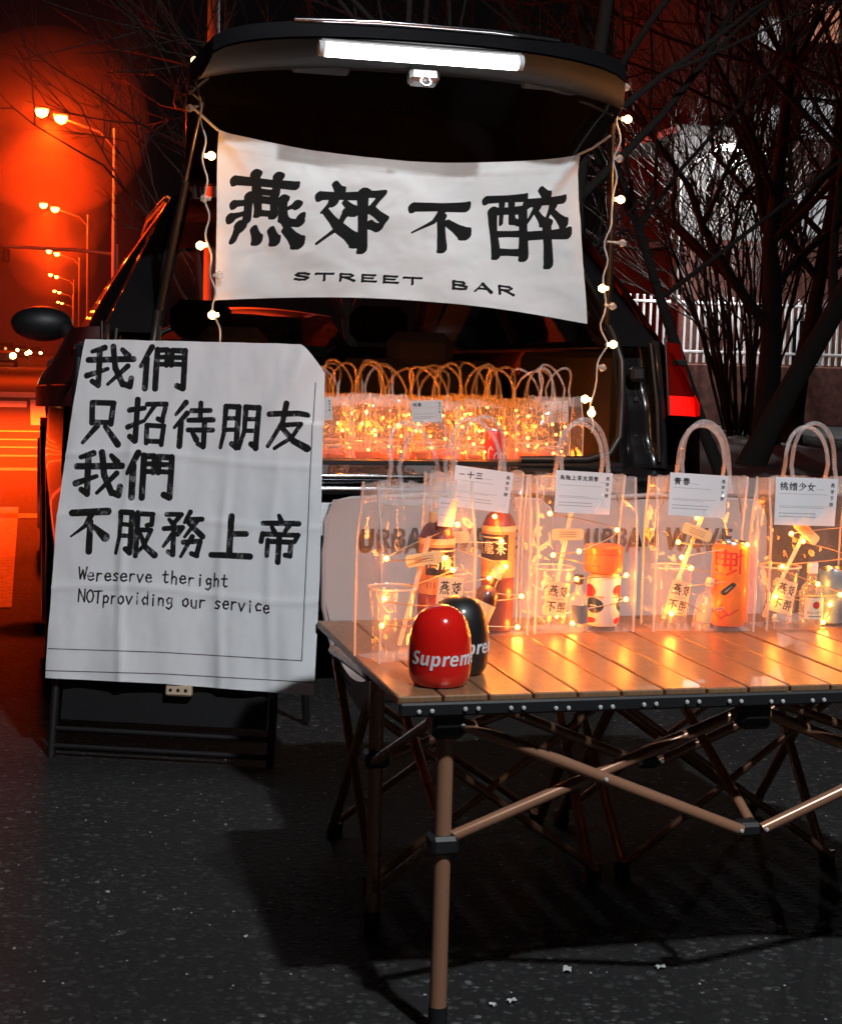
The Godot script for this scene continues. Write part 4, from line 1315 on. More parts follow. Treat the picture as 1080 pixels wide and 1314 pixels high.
func globe_string(label: String, path: Array, bulbs: Array) -> void:
	var t := thing("globe_light_string", label, "string lights", path[0])
	var c := Curve3D.new()
	for p in path:
		c.add_point(p - path[0])
	var pts := []
	for k in 60:
		var p := c.sample_baked(c.get_baked_length() * k / 59.0, false)
		pts.append(p + Vector3(0.006 * sin(k * 0.9), 0, 0.006 * cos(k * 1.3)))
	obj("wire", m_tube(pts, 0.0028, 6), M.cord, t)
	var globe := m_lathe([Vector2(0, -0.012), Vector2(0.007, -0.010), Vector2(0.0125, -0.001), Vector2(0.011, 0.006), Vector2(0.006, 0.011), Vector2(0.0055, 0.019), Vector2(0, 0.02)], 14)
	for b in bulbs:
		var at: Vector3 = b[0] - path[0]
		var near := c.get_closest_point(at)
		var away := Basis(Quaternion(Vector3.UP, (near - at).normalized())) if near.distance_to(at) > 0.004 else Basis()
		var o := obj("bulb", globe, M.bulb_lit if b[1] else M.bulb_off, t, at, away)
		if near.distance_to(at) > 0.012:
			obj("lead", m_tube([Vector3(0, 0.017, 0), Vector3(0, maxf(0.02, near.distance_to(at)), 0)], 0.0035, 6), M.cord, o)
		if b[1]:
			omni(t, at, Color(1.0, 0.6, 0.25), 0.012)

func make_globe_strings() -> void:
	var z := -4.5
	globe_string("globe light string hanging beside the banner's hem above the text board", [Vector3(0.49, 1.87, z), Vector3(0.462, 1.85, z), Vector3(0.461, 1.745, z), Vector3(0.475, 1.70, z), Vector3(0.478, 1.60, z), Vector3(0.487, 1.49, z), Vector3(0.491, 1.37, z), Vector3(0.505, 1.28, z), Vector3(0.514, 1.16, z), Vector3(0.535, 1.08, z), Vector3(0.545, 1.0, z)],
		[[Vector3(0.45, 1.868, z), true], [Vector3(0.436, 1.737, z), false], [Vector3(0.499, 1.609, z), true], [Vector3(0.480, 1.489, z), false], [Vector3(0.470, 1.357, z), true], [Vector3(0.526, 1.275, z), false], [Vector3(0.506, 1.162, z), true]])
	globe_string("globe light string looping down past the banner into the boot", [Vector3(1.715, 1.878, z), Vector3(1.715, 1.77, z), Vector3(1.722, 1.75, z), Vector3(1.713, 1.67, z), Vector3(1.71, 1.53, z), Vector3(1.695, 1.44, z), Vector3(1.69, 1.33, z), Vector3(1.695, 1.24, z), Vector3(1.688, 1.17, z), Vector3(1.70, 1.11, z), Vector3(1.675, 1.02, z), Vector3(1.665, 0.93, z), Vector3(1.66, 0.84, z + 0.01)],
		[[Vector3(1.738, 1.880, z), false], [Vector3(1.747, 1.786, z), true], [Vector3(1.724, 1.668, z), false], [Vector3(1.734, 1.547, z), true], [Vector3(1.745, 1.417, z), false], [Vector3(1.684, 1.279, z), true], [Vector3(1.720, 1.226, z), false], [Vector3(1.727, 1.111, z), true], [Vector3(1.695, 1.039, z), false], [Vector3(1.641, 0.943, z), true], [Vector3(1.664, 0.90, z), true]])

func make_poster_stand() -> void:
	var P0 := Vector3(0.04, 0, -4.07)
	var U := Vector3(0.936, 0, 0.352).normalized()
	var N := Vector3(-U.z, 0, U.x)
	var V := Vector3(0, cos(deg_to_rad(11.0)), 0) - N * sin(deg_to_rad(11.0))
	var NN := U.cross(V)
	var at := func(u: float, v: float, n := 0.0) -> Vector3: return P0 + U * u + V * v + NN * n
	var f := thing("sign_stand", "black folding sign stand carrying the white text cloth", "sign stand", P0)
	for k in [0.012, 0.59]:
		wob("front_leg", m_tube([at.call(k, 0.0, -0.012), at.call(k, 1.085, -0.012)], 0.011, 8), M.black_plastic, f)
	for v in [0.03, 0.075, 1.085]:
		wob("cross_bar", m_tube([at.call(0.012, v, -0.012), at.call(0.59, v, -0.012)], 0.008 if v < 0.5 else 0.012, 8), M.black_plastic, f)
	for k in [0.012, 0.59]:
		var top: Vector3 = at.call(k, 1.08)
		wob("rear_leg", m_tube([top, Vector3(top.x - N.x * 0.3, 0.01, top.z - N.z * 0.3)], 0.011, 8), M.black_plastic, f)
	var sp := st0()
	var board := [at.call(0.03, 0.1, -0.014), at.call(0.575, 0.1, -0.014), at.call(0.575, 0.1, -0.024), at.call(0.03, 0.1, -0.024), at.call(0.03, 1.07, -0.014), at.call(0.575, 1.07, -0.014), at.call(0.575, 1.07, -0.024), at.call(0.03, 1.07, -0.024)]
	hull8(sp, board)
	wob("back_board", done(sp), M.black_plastic, f)
	# cloth with the hand lettered text; texture field runs u -0.01..0.70, v 1.10 down to 0.205
	var im := page(1136, 1432, Color(0.92, 0.925, 0.93))
	var px := 1600.0
	var ink_c := Color(0.035, 0.035, 0.04)
	var row := func(text: String, u: float, v: float, w: float, h: float, step: float) -> void:
		write(im, text, (u + 0.01) * px, (1.10 - v) * px, w * px, h * px, step * px, ink_c, 1.55, 0.5, 0.035)
	row.call("我們", 0.044, 1.084, 0.130, 0.118, 0.142)
	row.call("只招待朋友", 0.042, 0.944, 0.108, 0.122, 0.124)
	row.call("我們", 0.034, 0.802, 0.128, 0.125, 0.136)
	row.call("不服務上帝", 0.028, 0.655, 0.108, 0.120, 0.126)
	var small := func(text: String, u: float, v: float, w: float, h: float, step: float) -> void:
		write(im, text, (u + 0.01) * px, (1.10 - v) * px, w * px, h * px, step * px, ink_c, 2.4, 0.8, 0.05)
	small.call("Wereserve theright", 0.062, 0.498, 0.022, 0.036, 0.0222)
	small.call("NOTproviding our service", 0.064, 0.440, 0.022, 0.036, 0.0212)
	for l in [[-0.006, 0.281, 0.660, 0.290], [0.660, 0.290, 0.655, 1.03], [-0.01, 0.224, 0.70, 0.238]]:
		ink(im, (l[0] + 0.01) * px, (1.10 - l[1]) * px, (l[2] + 0.01) * px, (1.10 - l[3]) * px, 3.2, 3.2, ink_c)
	var m := cloth_mat(im)
	var t := thing("text_cloth", "white cloth hand lettered in black, draped over the sign stand", "cloth sign", P0)
	var mesh := m_grid(84, 110, func(u: float, v: float) -> Vector3:
		var uu := lerpf(-0.01, 0.70, u)
		var vv := lerpf(1.10, 0.205, v)
		var left := lerpf(0.036, -0.008, clampf((1.10 - vv) / 0.5, 0, 1) ** 0.8)
		var right := lerpf(0.676, 0.694, clampf((1.10 - vv) / 0.6, 0, 1))
		var x := clampf(uu, left, right)
		var y := vv - 0.012 * clampf((x - 0.3) / 0.4, 0, 1) * v
		var n := 0.014
		# the corner that falls over beside the frame
		var droop := maxf(0.0, x - 0.615) / 0.065
		if vv > 0.9:
			y -= droop ** 1.35 * 0.075 * clampf((vv - 0.85) / 0.25, 0, 1) ** 1.3
			n -= droop * 0.02
		n += 0.004 * sin(x * 26.0 + 1.0) * v + 0.007 * sin(x * 9.0) * v * v
		for c in [[0.17, 0.006], [0.43, 0.005], [0.56, 0.004]]:
			n += 1.4 * c[1] * exp(-((x - c[0] - 0.02 * v - 0.008 * sin(v * 7.0)) / 0.011) ** 2) * clampf(v * 1.6, 0.15, 1.0)
		for c in [0.79, 0.63, 0.44]:
			n += 0.0035 * exp(-((y - c - 0.012 * sin(x * 8.0)) / 0.006) ** 2)
		n += 0.006 * nz.get_noise_2d(x * 160.0, y * 70.0) + 0.0035 * sin((x * 1.0 + (1.1 - y) * 0.55) * 60.0) * exp(-((x - 0.62) / 0.12) ** 2 - ((y - 1.0) / 0.2) ** 2)
		n += 0.005 * sin(x * 40.0 + 3.0 * y) * smoothstep(0.45, 0.2, y)
		n -= maxf(0.0, x - 0.6) ** 2 * 2.5
		return P0 + U * x + V * y + NN * n)
	wob("cloth", mesh, m, t)
	# extension socket hanging under the cloth
	var e := thing("extension_socket", "small beige three-way extension socket hanging under the text cloth", "socket", at.call(0.345, 0.19, 0.004))
	e.basis = Basis(U, V, NN)
	var se := st0()
	box(se, Vector3.ZERO, Vector3(0.068, 0.03, 0.022), 0.004)
	obj("case", done(se), mt(lin(0.62, 0.48, 0.34), 0.5), e)
	for k in 3:
		obj("socket_hole", m_tube([Vector3(-0.02 + 0.02 * k, 0, 0.0105), Vector3(-0.02 + 0.02 * k, 0, 0.0122)], 0.0045, 8), M.black_plastic, e)
	obj("cable", m_tube([Vector3(0, 0.012, -0.004), Vector3(0.01, 0.08, -0.004), Vector3(0.004, 0.16, -0.003)], 0.003, 6), M.cord, e)

# ------------------------------------------------------------------ chairs and table
func make_chairs() -> void:
	var back := []
	for p in [[-0.245, 0.20], [-0.262, 0.10], [-0.262, -0.02], [-0.235, -0.13], [-0.2, -0.20], [-0.17, -0.235], [0.17, -0.235], [0.2, -0.20], [0.235, -0.13], [0.262, -0.02], [0.262, 0.10], [0.262, 0.17], [0.255, 0.195], [0.235, 0.212], [0.0, 0.222], [-0.2, 0.214], [-0.23, 0.208]]:
		back.append(Vector2(p[0], p[1] - 0.008))
	var k := 0
	for xc in [0.885, 1.41]:
		var lab: String = ["white canvas camping chair beside the sign stand", "white canvas camping chair nearer the lit tail lamp"][k]
		var t := thing("camping_chair", lab, "chair", Vector3(xc, 0, -3.1), 0.0, "camping chairs behind the table")
		var s := st0()
		s.set_smooth_group(-1)
		# bowed backrest made of strips
		var n := 14
		for side in [0.0, 1.0]:
			s.set_smooth_group(1 + int(side))
			for i in n:
				for j in 10:
					var P := func(a: int, b: int) -> Vector3:
						var v := b / 10.0
						var y := lerpf(0.205, -0.243, v)
						var hw := 0.262
						if v > 0.42:
							hw = lerpf(0.262, 0.165, ((v - 0.42) / 0.58) ** 1.6)
						if v < 0.08:
							hw = 0.262 - 0.022 * (1.0 - v / 0.08) ** 2
						var u := lerpf(-1.0, 1.0, float(a) / n)
						return Vector3(u * hw, y + 0.535, -0.20 - 0.03 * (1.0 - v) - 0.045 * (1.0 - u * u) - 0.014 * side + 0.004 * sin(u * 9.0 + v * 4.0))
					if side == 0.0:
						quad(s, P.call(i, j + 1), P.call(i, j), P.call(i + 1, j), P.call(i + 1, j + 1))
					else:
						quad(s, P.call(i + 1, j + 1), P.call(i + 1, j), P.call(i, j), P.call(i, j + 1))
		var br := obj("backrest", done(s), M.canvas, t)
		var pip := []
		for p in back:
			var u: float = p.x / 0.262
			pip.append(Vector3(p.x, p.y + 0.535, -0.207 - 0.03 * clampf((p.y + 0.24) / 0.45, 0, 1) - 0.045 * (1.0 - u * u)))
		pip.append(pip[0])
		obj("piping", m_tube(pip, 0.006, 6), M.canvas, br)
		var tm := text_mesh("URBAN WAVE", 0.062, 0.001)
		var arr: Array = tm.get_mesh_arrays() if tm.has_method("get_mesh_arrays") else tm.surface_get_arrays(0)
		var vs: PackedVector3Array = arr[Mesh.ARRAY_VERTEX]
		for i in vs.size():
			var u2: float = vs[i].x / 0.262
			vs[i] = Vector3(vs[i].x * 0.92, vs[i].y, vs[i].z - 0.045 * (1.0 - u2 * u2) + 0.009)
		arr[Mesh.ARRAY_VERTEX] = vs
		var am := ArrayMesh.new()
		am.add_surface_from_arrays(Mesh.PRIMITIVE_TRIANGLES, arr)
		obj("lettering", am, M.print_black, br, Vector3(0, 0.652, -0.222))
		var ss := st0()
		grid(ss, 12, 10, func(u: float, v: float) -> Vector3: return Vector3(lerpf(-0.245, 0.245, u), 0.405 - 0.035 * sin(u * PI) - 0.03 * sin(v * PI) + 0.03 * v, lerpf(-0.18, 0.2, v)))
		grid(ss, 12, 10, func(u: float, v: float) -> Vector3: return Vector3(lerpf(0.245, -0.245, u), 0.395 - 0.035 * sin(u * PI) - 0.03 * sin(v * PI) + 0.03 * v, lerpf(-0.18, 0.2, v)))
		var seat := obj("seat", done(ss), M.canvas, t)
		for sd in [-1, 1]:
			var fl := st0()
			grid(fl, 6, 6, func(u: float, v: float) -> Vector3: return Vector3(sd * (0.248 - 0.02 * v), 0.43 - 0.07 * v - 0.03 * sin(u * PI), lerpf(-0.16, 0.2, u)))
			obj("side_flap", done(fl), M.canvas, seat)
			obj("seat_rail", m_tube([Vector3(sd * 0.242, 0.415, -0.2), Vector3(sd * 0.242, 0.435, 0.21)], 0.011, 8), M.tube_brown, t)
			obj("leg", m_tube([Vector3(sd * 0.225, 0.01, 0.19), Vector3(sd * 0.24, 0.40, -0.17)], 0.011, 8), M.tube_brown, t)
			obj("leg", m_tube([Vector3(sd * 0.24, 0.01, -0.19), Vector3(sd * 0.228, 0.42, 0.16)], 0.011, 8), M.tube_brown, t)
			obj("back_post", m_tube([Vector3(sd * 0.215, 0.36, -0.18), Vector3(sd * 0.225, 0.5, -0.262), Vector3(sd * 0.232, 0.71, -0.288)], 0.01, 8), M.tube_brown, t)
			for z in [-0.19, 0.19]:
				obj("foot", m_tube([Vector3(sd * 0.232, 0.0, z), Vector3(sd * 0.232, 0.035, z * 0.97)], 0.017, 8), M.black_plastic, t)
		for z in [-0.19, 0.19]:
			obj("cross_brace", m_tube([Vector3(-0.23, 0.03, z), Vector3(0.235, 0.36, z * 0.9)], 0.008, 8), M.tube_brown, t)
			obj("cross_brace", m_tube([Vector3(0.23, 0.03, z * 1.1), Vector3(-0.235, 0.36, z)], 0.008, 8), M.tube_brown, t)
		k += 1

func make_table() -> void:
	var t := thing("roll_top_table", "folding camp table with brown slatted top and crossed legs", "table", Vector3(1.135, 0, -2.55))
	var x0 := 0.53
	var n := 17
	var pitch := 1.21 / n
	var slat := m_box(Vector3(pitch - 0.0035, 0.014, 0.676), 0.002)
	var riv := m_lathe([Vector2(0, -0.001), Vector2(0.0036, 0.0), Vector2(0.0029, 0.002), Vector2(0, 0.0032)], 10)
	for k in n:
		obj("slat", slat, M.slat, t, Vector3(x0 + pitch * (k + 0.5) - 1.135, 0.543 + 0.0006 * sin(k * 2.4), -0.006), Basis(Vector3.BACK, 0.006 * sin(k * 3.1)))
		for d in [-0.010, 0.010]:
			obj("rivet", riv, M.rivet, t, Vector3(x0 + pitch * (k + 0.5) + d + 0.004 - 1.135, 0.531 + 0.002 * sin(k * 5.0 + d * 300.0), 0.351), Basis(Vector3.RIGHT, PI / 2))
	for z in [0.342, -0.352]:
		obj("edge_rail", m_box(Vector3(1.208, 0.021, 0.014), 0.003), M.black_plastic, t, Vector3(0, 0.5325, z))
	for z in [0.28, -0.15]:
		obj("under_rail", m_box(Vector3(1.1, 0.016, 0.022), 0.003), M.black_plastic, t, Vector3(0, 0.526, z))
	var zf := -2.27 + 2.55
	var zb := -2.70 + 2.55
	var L := -0.515
	var R := 0.505
	for p in [[L, zf], [L - 0.012, zb], [R, zf], [R, zb]]:
		obj("leg", m_tube([Vector3(p[0], 0.0, p[1]), Vector3(p[0], 0.515, p[1])], 0.0135, 14), M.tube_brown, t)
		obj("foot", m_tube([Vector3(p[0], 0.0, p[1]), Vector3(p[0], 0.045, p[1])], 0.0155, 12), M.black_plastic, t)
		obj("top_bracket", m_box(Vector3(0.05, 0.045, 0.045), 0.006), M.black_plastic, t, Vector3(p[0], 0.497, p[1]))
		obj("slider", m_box(Vector3(0.044, 0.03, 0.044), 0.006), M.black_plastic, t, Vector3(p[0], 0.306 if p[1] > 0 else 0.33, p[1]))
	for z in [zf, zb]:
		obj("hub", m_box(Vector3(0.05, 0.045, 0.04), 0.006), M.black_plastic, t, Vector3(-0.002, 0.494, z))
		obj("hub", m_box(Vector3(0.042, 0.024, 0.036), 0.006), M.black_plastic, t, Vector3(-0.004, 0.305, z))
		for sd in [-1.0, 1.0]:
			var lx := L if sd < 0 else R
			var b1 := obj("brace", m_tube([Vector3(lx - sd * 0.018, 0.498, z + 0.012), Vector3(sd * 0.018, 0.305, z + 0.012)], 0.0098, 12), M.tube_brown, t)
			obj("brace", m_tube([Vector3(lx - sd * 0.02, 0.312 if z > 0 else 0.33, z - 0.012), Vector3(sd * 0.02, 0.494, z - 0.012)], 0.0098, 12), M.tube_brown, t)
			for e in [[lx - sd * 0.022, 0.496], [lx * 0.5, 0.4015], [sd * 0.022, 0.307]]:
				obj("rivet", riv, M.rivet, b1, Vector3(e[0], e[1], z + 0.0222), Basis(Vector3.RIGHT, PI / 2))
	for x in [L - 0.004, -0.002, R]:
		obj("brace", m_tube([Vector3(x + 0.014, 0.49, zb + 0.02), Vector3(x + 0.014, 0.31, zf - 0.02)], 0.0085, 10), M.tube_brown, t)
		obj("brace", m_tube([Vector3(x - 0.014, 0.494, zf - 0.02), Vector3(x - 0.014, 0.33, zb + 0.02)], 0.0085, 10), M.tube_brown, t)
	for x in [L - 0.006, R]:
		obj("brace", m_tube([Vector3(x, 0.30, zf - 0.02), Vector3(x - 0.004, 0.09, zb + 0.015)], 0.0085, 10), M.tube_brown, t)

# ------------------------------------------------------------------ clear bags and what is in them
const BOOT_WARM := Color(1.0, 0.46, 0.1)
var bag_proto: Array = []

func make_bag_mesh_parts(W: float, H: float, D: float, sd: int, sway := 1.0) -> Node3D:
	var t := Node3D.new()
	var nn := FastNoiseLite.new()
	nn.seed = sd
	nn.frequency = 1.0
	var half := func(v: float) -> float: return D / 2 * (1.0 - 0.42 * smoothstep(0.62, 1.0, v)) * (1.0 - 0.04 * smoothstep(0.2, 0.0, v))
	var wv := func(u: float, v: float, o: float) -> float: return 0.007 * nn.get_noise_2d(u * 5.0 + o, v * 4.0) + 0.0042 * nn.get_noise_2d(u * 16.0 + o, v * 7.0) * (0.4 + v) + 0.006 * smoothstep(0.75, 1.0, v) * nn.get_noise_2d(u * 13.0 + o, v * 4.0)
	for side in [1.0, -1.0]:
		var fn := func(u: float, v: float) -> Vector3:
			var up := 1.0 - v
			var x: float = lerpf(-W / 2, W / 2, u) * side
			var bulge := 0.006 * sin(u * PI) * sin(up * PI)
			var edge := sin(u * PI) ** 0.4
			return Vector3(x, up * H - 0.002 * up * cos(u * 9.0 + sd) + 0.008 * smoothstep(0.8, 1.0, up) * nn.get_noise_2d(u * 4.0, side * 9.0 + sd), side * (half.call(up) + bulge) + wv.call(u, up, side * 31.0) * edge)
		obj("front_panel" if side > 0 else "back_panel", m_grid(22, 26, fn), M.pvc, t)
		var hem := func(u: float, v: float) -> Vector3:
			var p: Vector3 = fn.call(u, v * 0.12)
			return p + Vector3(0, 0.0005, side * (0.002 + 0.0025 * nn.get_noise_2d(u * 40.0 + side, v * 14.0)))
		obj("hem", m_grid(34, 4, hem), M.hem, t)
		var x1: float = side * W / 2
		obj("gusset", m_grid(6, 22, func(u: float, v: float) -> Vector3:
			var up := 1.0 - v
			var z: float = lerpf(1.0, -1.0, u) * half.call(up) * side
			var fold := 0.03 * smoothstep(0.35, 1.0, up) * (1.0 - absf(2.0 * u - 1.0))
			return Vector3(x1 - side * fold + 0.4 * wv.call(u, up, 77.0 * side) * sin(u * PI), up * H, z)), M.pvc, t)
		for sz in [1.0, -1.0]:
			var pts := []
			for k in 9:
				var v := k / 8.0
				pts.append(Vector3(x1, H * v, sz * half.call(v)))
			obj("seam", m_tube(pts, 0.0024, 6), M.seam, t)
	obj("base", m_slab(round_rect(W - 0.004, D - 0.004, 0.01, 3), -0.0008, 0.0008), M.pvc, t, Vector3(0, 0.0016, 0), Basis(Vector3.RIGHT, PI / 2))
	for side in [1.0, -1.0]:
		var hp := []
		var lean: float = [0.012, -0.008][0 if side > 0 else 1] * (1.0 + 0.5 * sin(sd))
		for k in 19:
			var a := PI * k / 18.0
			var y := H + 0.025 + (0.078 + 0.006 * sin(sd * 2.0 + side)) * sin(a) ** 0.85
			var sw: float = 0.012 * sin(sd * 1.3 + side) * sway * sin(a)
			hp.append(Vector3(-0.046 * cos(a) * (1.0 if k in [0, 18] else 0.98) + sw, y, side * 0.012 + lean * sin(a) * 1.6 * sway))
		hp.insert(0, Vector3(-0.046, H - 0.028, side * (half.call(0.95) + 0.004)))
		hp.append(Vector3(0.046, H - 0.028, side * (half.call(0.95) + 0.004)))
		obj("handle", m_tube(hp, 0.0042, 10), M.hose, t)
	return t

func bag(label: String, at: Vector3, turn: float, group: String, variant := 0) -> Node3D:
	var t: Node3D = bag_proto[variant].duplicate()
	t.name = numbered("clear_gift_bag")
	add_child(t)
	t.position = at
	t.rotation.y = turn
	tag(t, label, "bag", group)
	return t

func inside(b: Node3D, p: Vector3) -> Vector3:
	return b.transform * p

func sticker_image() -> Image:
	var im := page(180, 240, Color(0.93, 0.84, 0.68))
	var c := Color(0.06, 0.05, 0.05)
	write(im, "燕", 14, 22, 68, 78, 0, c, 1.1)
	write(im, "郊", 96, 22, 68, 78, 0, c, 1.1)
	write(im, "不", 14, 134, 68, 72, 0, c, 1.1)
	write(im, "醉", 96, 132, 70, 78, 0, c, 1.0)
	ink(im, 40, 117, 140, 117, 2, 2, c)
	return im

func tag_image(title: String, seed_no: int) -> Image:
	var im := page(360, 250, Color(0.89, 0.9, 0.91))
	var c := Color(0.1, 0.1, 0.11)
	var g := Color(0.45, 0.46, 0.47)
	var cw := 44.0 if title.length() < 5 else 30.0
	write(im, title, 24, 26, cw, cw * 0.96, cw * 1.18, c, 1.5)
	var r := RandomNumberGenerator.new()
	r.seed = seed_no
	var x := 30.0 + cw * 1.18 * title.length()
	for k in 5:
		ink(im, x + k * 9, 60, x + 5 + k * 9, 60, 2, 2, g)
	for y in [86, 150, 158]:
		ink(im, 24, y, 24 + r.randf_range(150, 290), y, 1.4, 1.4, g)
	for row in [188, 206]:
		var xx := 24.0
		while xx < 240:
			var w := r.randf_range(4, 14)
			ink(im, xx, row, xx + w, row, 3, 3, g)
			xx += w + 5
	for k in 4:
		write(im, "燕郊不醉"[k], 318, 24 + 34 * k, 22, 22, 0, c, 1.2)
	return im

var sticker_mat: StandardMaterial3D
var fairy_meshes := {}

func cup(at: Vector3, turn: float, label: String, group: String, drink: Material = null, sticker_turn := 0.15, s := 1.0, badge := true) -> void:
	var t := thing("plastic_cup", label, "cup", at, turn, group)
	obj("cup_wall", m_lathe([Vector2(0.001, 0.001), Vector2(0.03 * s, 0.001), Vector2(0.031 * s, 0.004), Vector2(0.042 * s, 0.118 * s), Vector2(0.0445 * s, 0.119 * s), Vector2(0.0445 * s, 0.123 * s), Vector2(0.0415 * s, 0.122 * s)], 26), M.cup, t)
	obj("rim", m_tube(ring_pts(0.0435 * s, 26), 0.0018, 6), M.seam, t, Vector3(0, 0.121 * s, 0))
	if drink:
		obj("drink", m_lathe([Vector2(0, 0.006), Vector2(0.0292 * s, 0.006), Vector2(0.0385 * s, 0.09 * s), Vector2(0, 0.09 * s)], 22), drink, t)
	if badge:
		obj("sticker", m_grid(8, 4, func(u: float, v: float) -> Vector3:
			var px := (u - 0.5) * 0.05 * s
			var py := (0.5 - v) * 0.068 * s
			var rx := px * cos(sticker_turn) - py * sin(sticker_turn)
			var ry := px * sin(sticker_turn) + py * cos(sticker_turn)
			var y := 0.062 * s + ry
			var r := lerpf(0.031, 0.042, y / (0.118 * s)) * s + 0.0012
			var a := rx / r
			return Vector3(r * sin(a), y, r * cos(a))), sticker_mat, t)

func bottle(at: Vector3, tilt: Basis, label: String, body: Material, cap: Material, lab: Material, s: float, neck := 0.4) -> Node3D:
	var t := thing("liquor_bottle", label, "bottle", at)
	t.basis = tilt
	obj("glass_body", m_lathe([Vector2(0, 0.0), Vector2(0.017 * s, 0.0), Vector2(0.019 * s, 0.004 * s), Vector2(0.0195 * s, 0.055 * s), Vector2(0.016 * s, 0.068 * s), Vector2(0.0075 * s, (0.068 + 0.02 * neck) * s), Vector2(0.007 * s, 0.092 * s), Vector2(0, 0.092 * s)], 22), body, t)
	obj("cap", m_lathe([Vector2(0, 0.09 * s), Vector2(0.0092 * s, 0.09 * s), Vector2(0.0092 * s, 0.106 * s), Vector2(0.008 * s, 0.108 * s), Vector2(0, 0.108 * s)], 16), cap, t)
	if lab:
		obj("paper_label", m_grid(8, 2, func(u: float, v: float) -> Vector3:
			var a := (u - 0.5) * 2.0
			return Vector3(0.0202 * s * sin(a), lerpf(0.05, 0.014, v) * s, 0.0202 * s * cos(a))), lab, t)
	return t

func can(at: Vector3, turn: float, label: String, skin: Material, r: float, h: float, group := "") -> Node3D:
	var t := thing("drink_can", label, "can", at, turn, group)
	obj("can_wall", m_lathe([Vector2(r * 0.86, 0.004), Vector2(r, 0.012), Vector2(r, h - 0.014), Vector2(r * 0.84, h - 0.003)], 28), skin, t)
	obj("can_base", m_lathe([Vector2(0, 0.004), Vector2(r * 0.7, 0.001), Vector2(r * 0.86, 0.0038)], 24), M.can_end, t)
	obj("can_top", m_lathe([Vector2(r * 0.84, h - 0.003), Vector2(r * 0.8, h), Vector2(r * 0.76, h - 0.004), Vector2(0, h - 0.004)], 24), M.can_end, t)
	return t

func straw(at: Vector3, to: Vector3, label: String, angle: float) -> void:
	var t := thing("drinking_straw", label, "straw", at, 0.0, "wrapped straws in the table bags")
	obj("straw_tube", m_tube([Vector3.ZERO, to - at], 0.0042, 8), M.seam, t)
	var c := (to - at) * 0.80
	obj("pill_label", m_slab(round_rect(0.062, 0.021, 0.006, 4), -0.0006, 0.0006), M.pill, t, c + Vector3(0, 0, 0.006), Basis(Vector3.BACK, angle))
	for k in [-1, 0, 1]:
		obj("print_line", m_slab(round_rect(0.034, 0.0012, 0.0005, 1), 0.0007, 0.0009), M.print_faint, t, c + Vector3(0, 0, 0.006) + Basis(Vector3.BACK, angle) * Vector3(0, 0.0042 * k, 0), Basis(Vector3.BACK, angle))

func fairy(b: Node3D, label: String, group: String, pts: Array, lit_every := 1, energy := 0.0068, tone := WARM) -> void:
	var t := thing("fairy_light_string", label, "fairy lights", b.position, 0.0, group)
	t.transform = b.transform
	var c := Curve3D.new()
	for k in pts.size():
		var a: Vector3 = pts[maxi(0, k - 1)]
		var z: Vector3 = pts[mini(pts.size() - 1, k + 1)]
		c.add_point(pts[k], (a - z) * 0.16, (z - a) * 0.16)
	var w := []
	var n := pts.size() * 5
	for k in n:
		w.append(c.sample_baked(c.get_baked_length() * k / (n - 1.0), true))
	obj("wire", m_tube(w, 0.0011, 5), M.wire, t)
	for k in pts.size():
		obj("bulb", fairy_meshes.drop, M.fairy_lit, t, pts[k], Basis.from_euler(Vector3(k * 1.7, k * 2.3, 0)))
		if k % lit_every == 0:
			omni(t, pts[k], tone, energy * lit_every)

func card(b: Node3D, title: String, label: String, x: float, y: float, w: float, turn: Basis, seed_no: int, group: String, z := 0.036) -> void:
	var o := one("name_card", m_grid(8, 6, func(u: float, v: float) -> Vector3: return Vector3((u - 0.5) * w, (0.5 - v) * w * 0.69, 0.004 * sin(u * 3.0 + v) - 0.003 * (v - 0.5))), printed(tag_image(title, seed_no), 0.55), label, "card", Vector3.ZERO, Basis(), group)
	o.transform = b.transform * Transform3D(turn, Vector3(x, y, z))

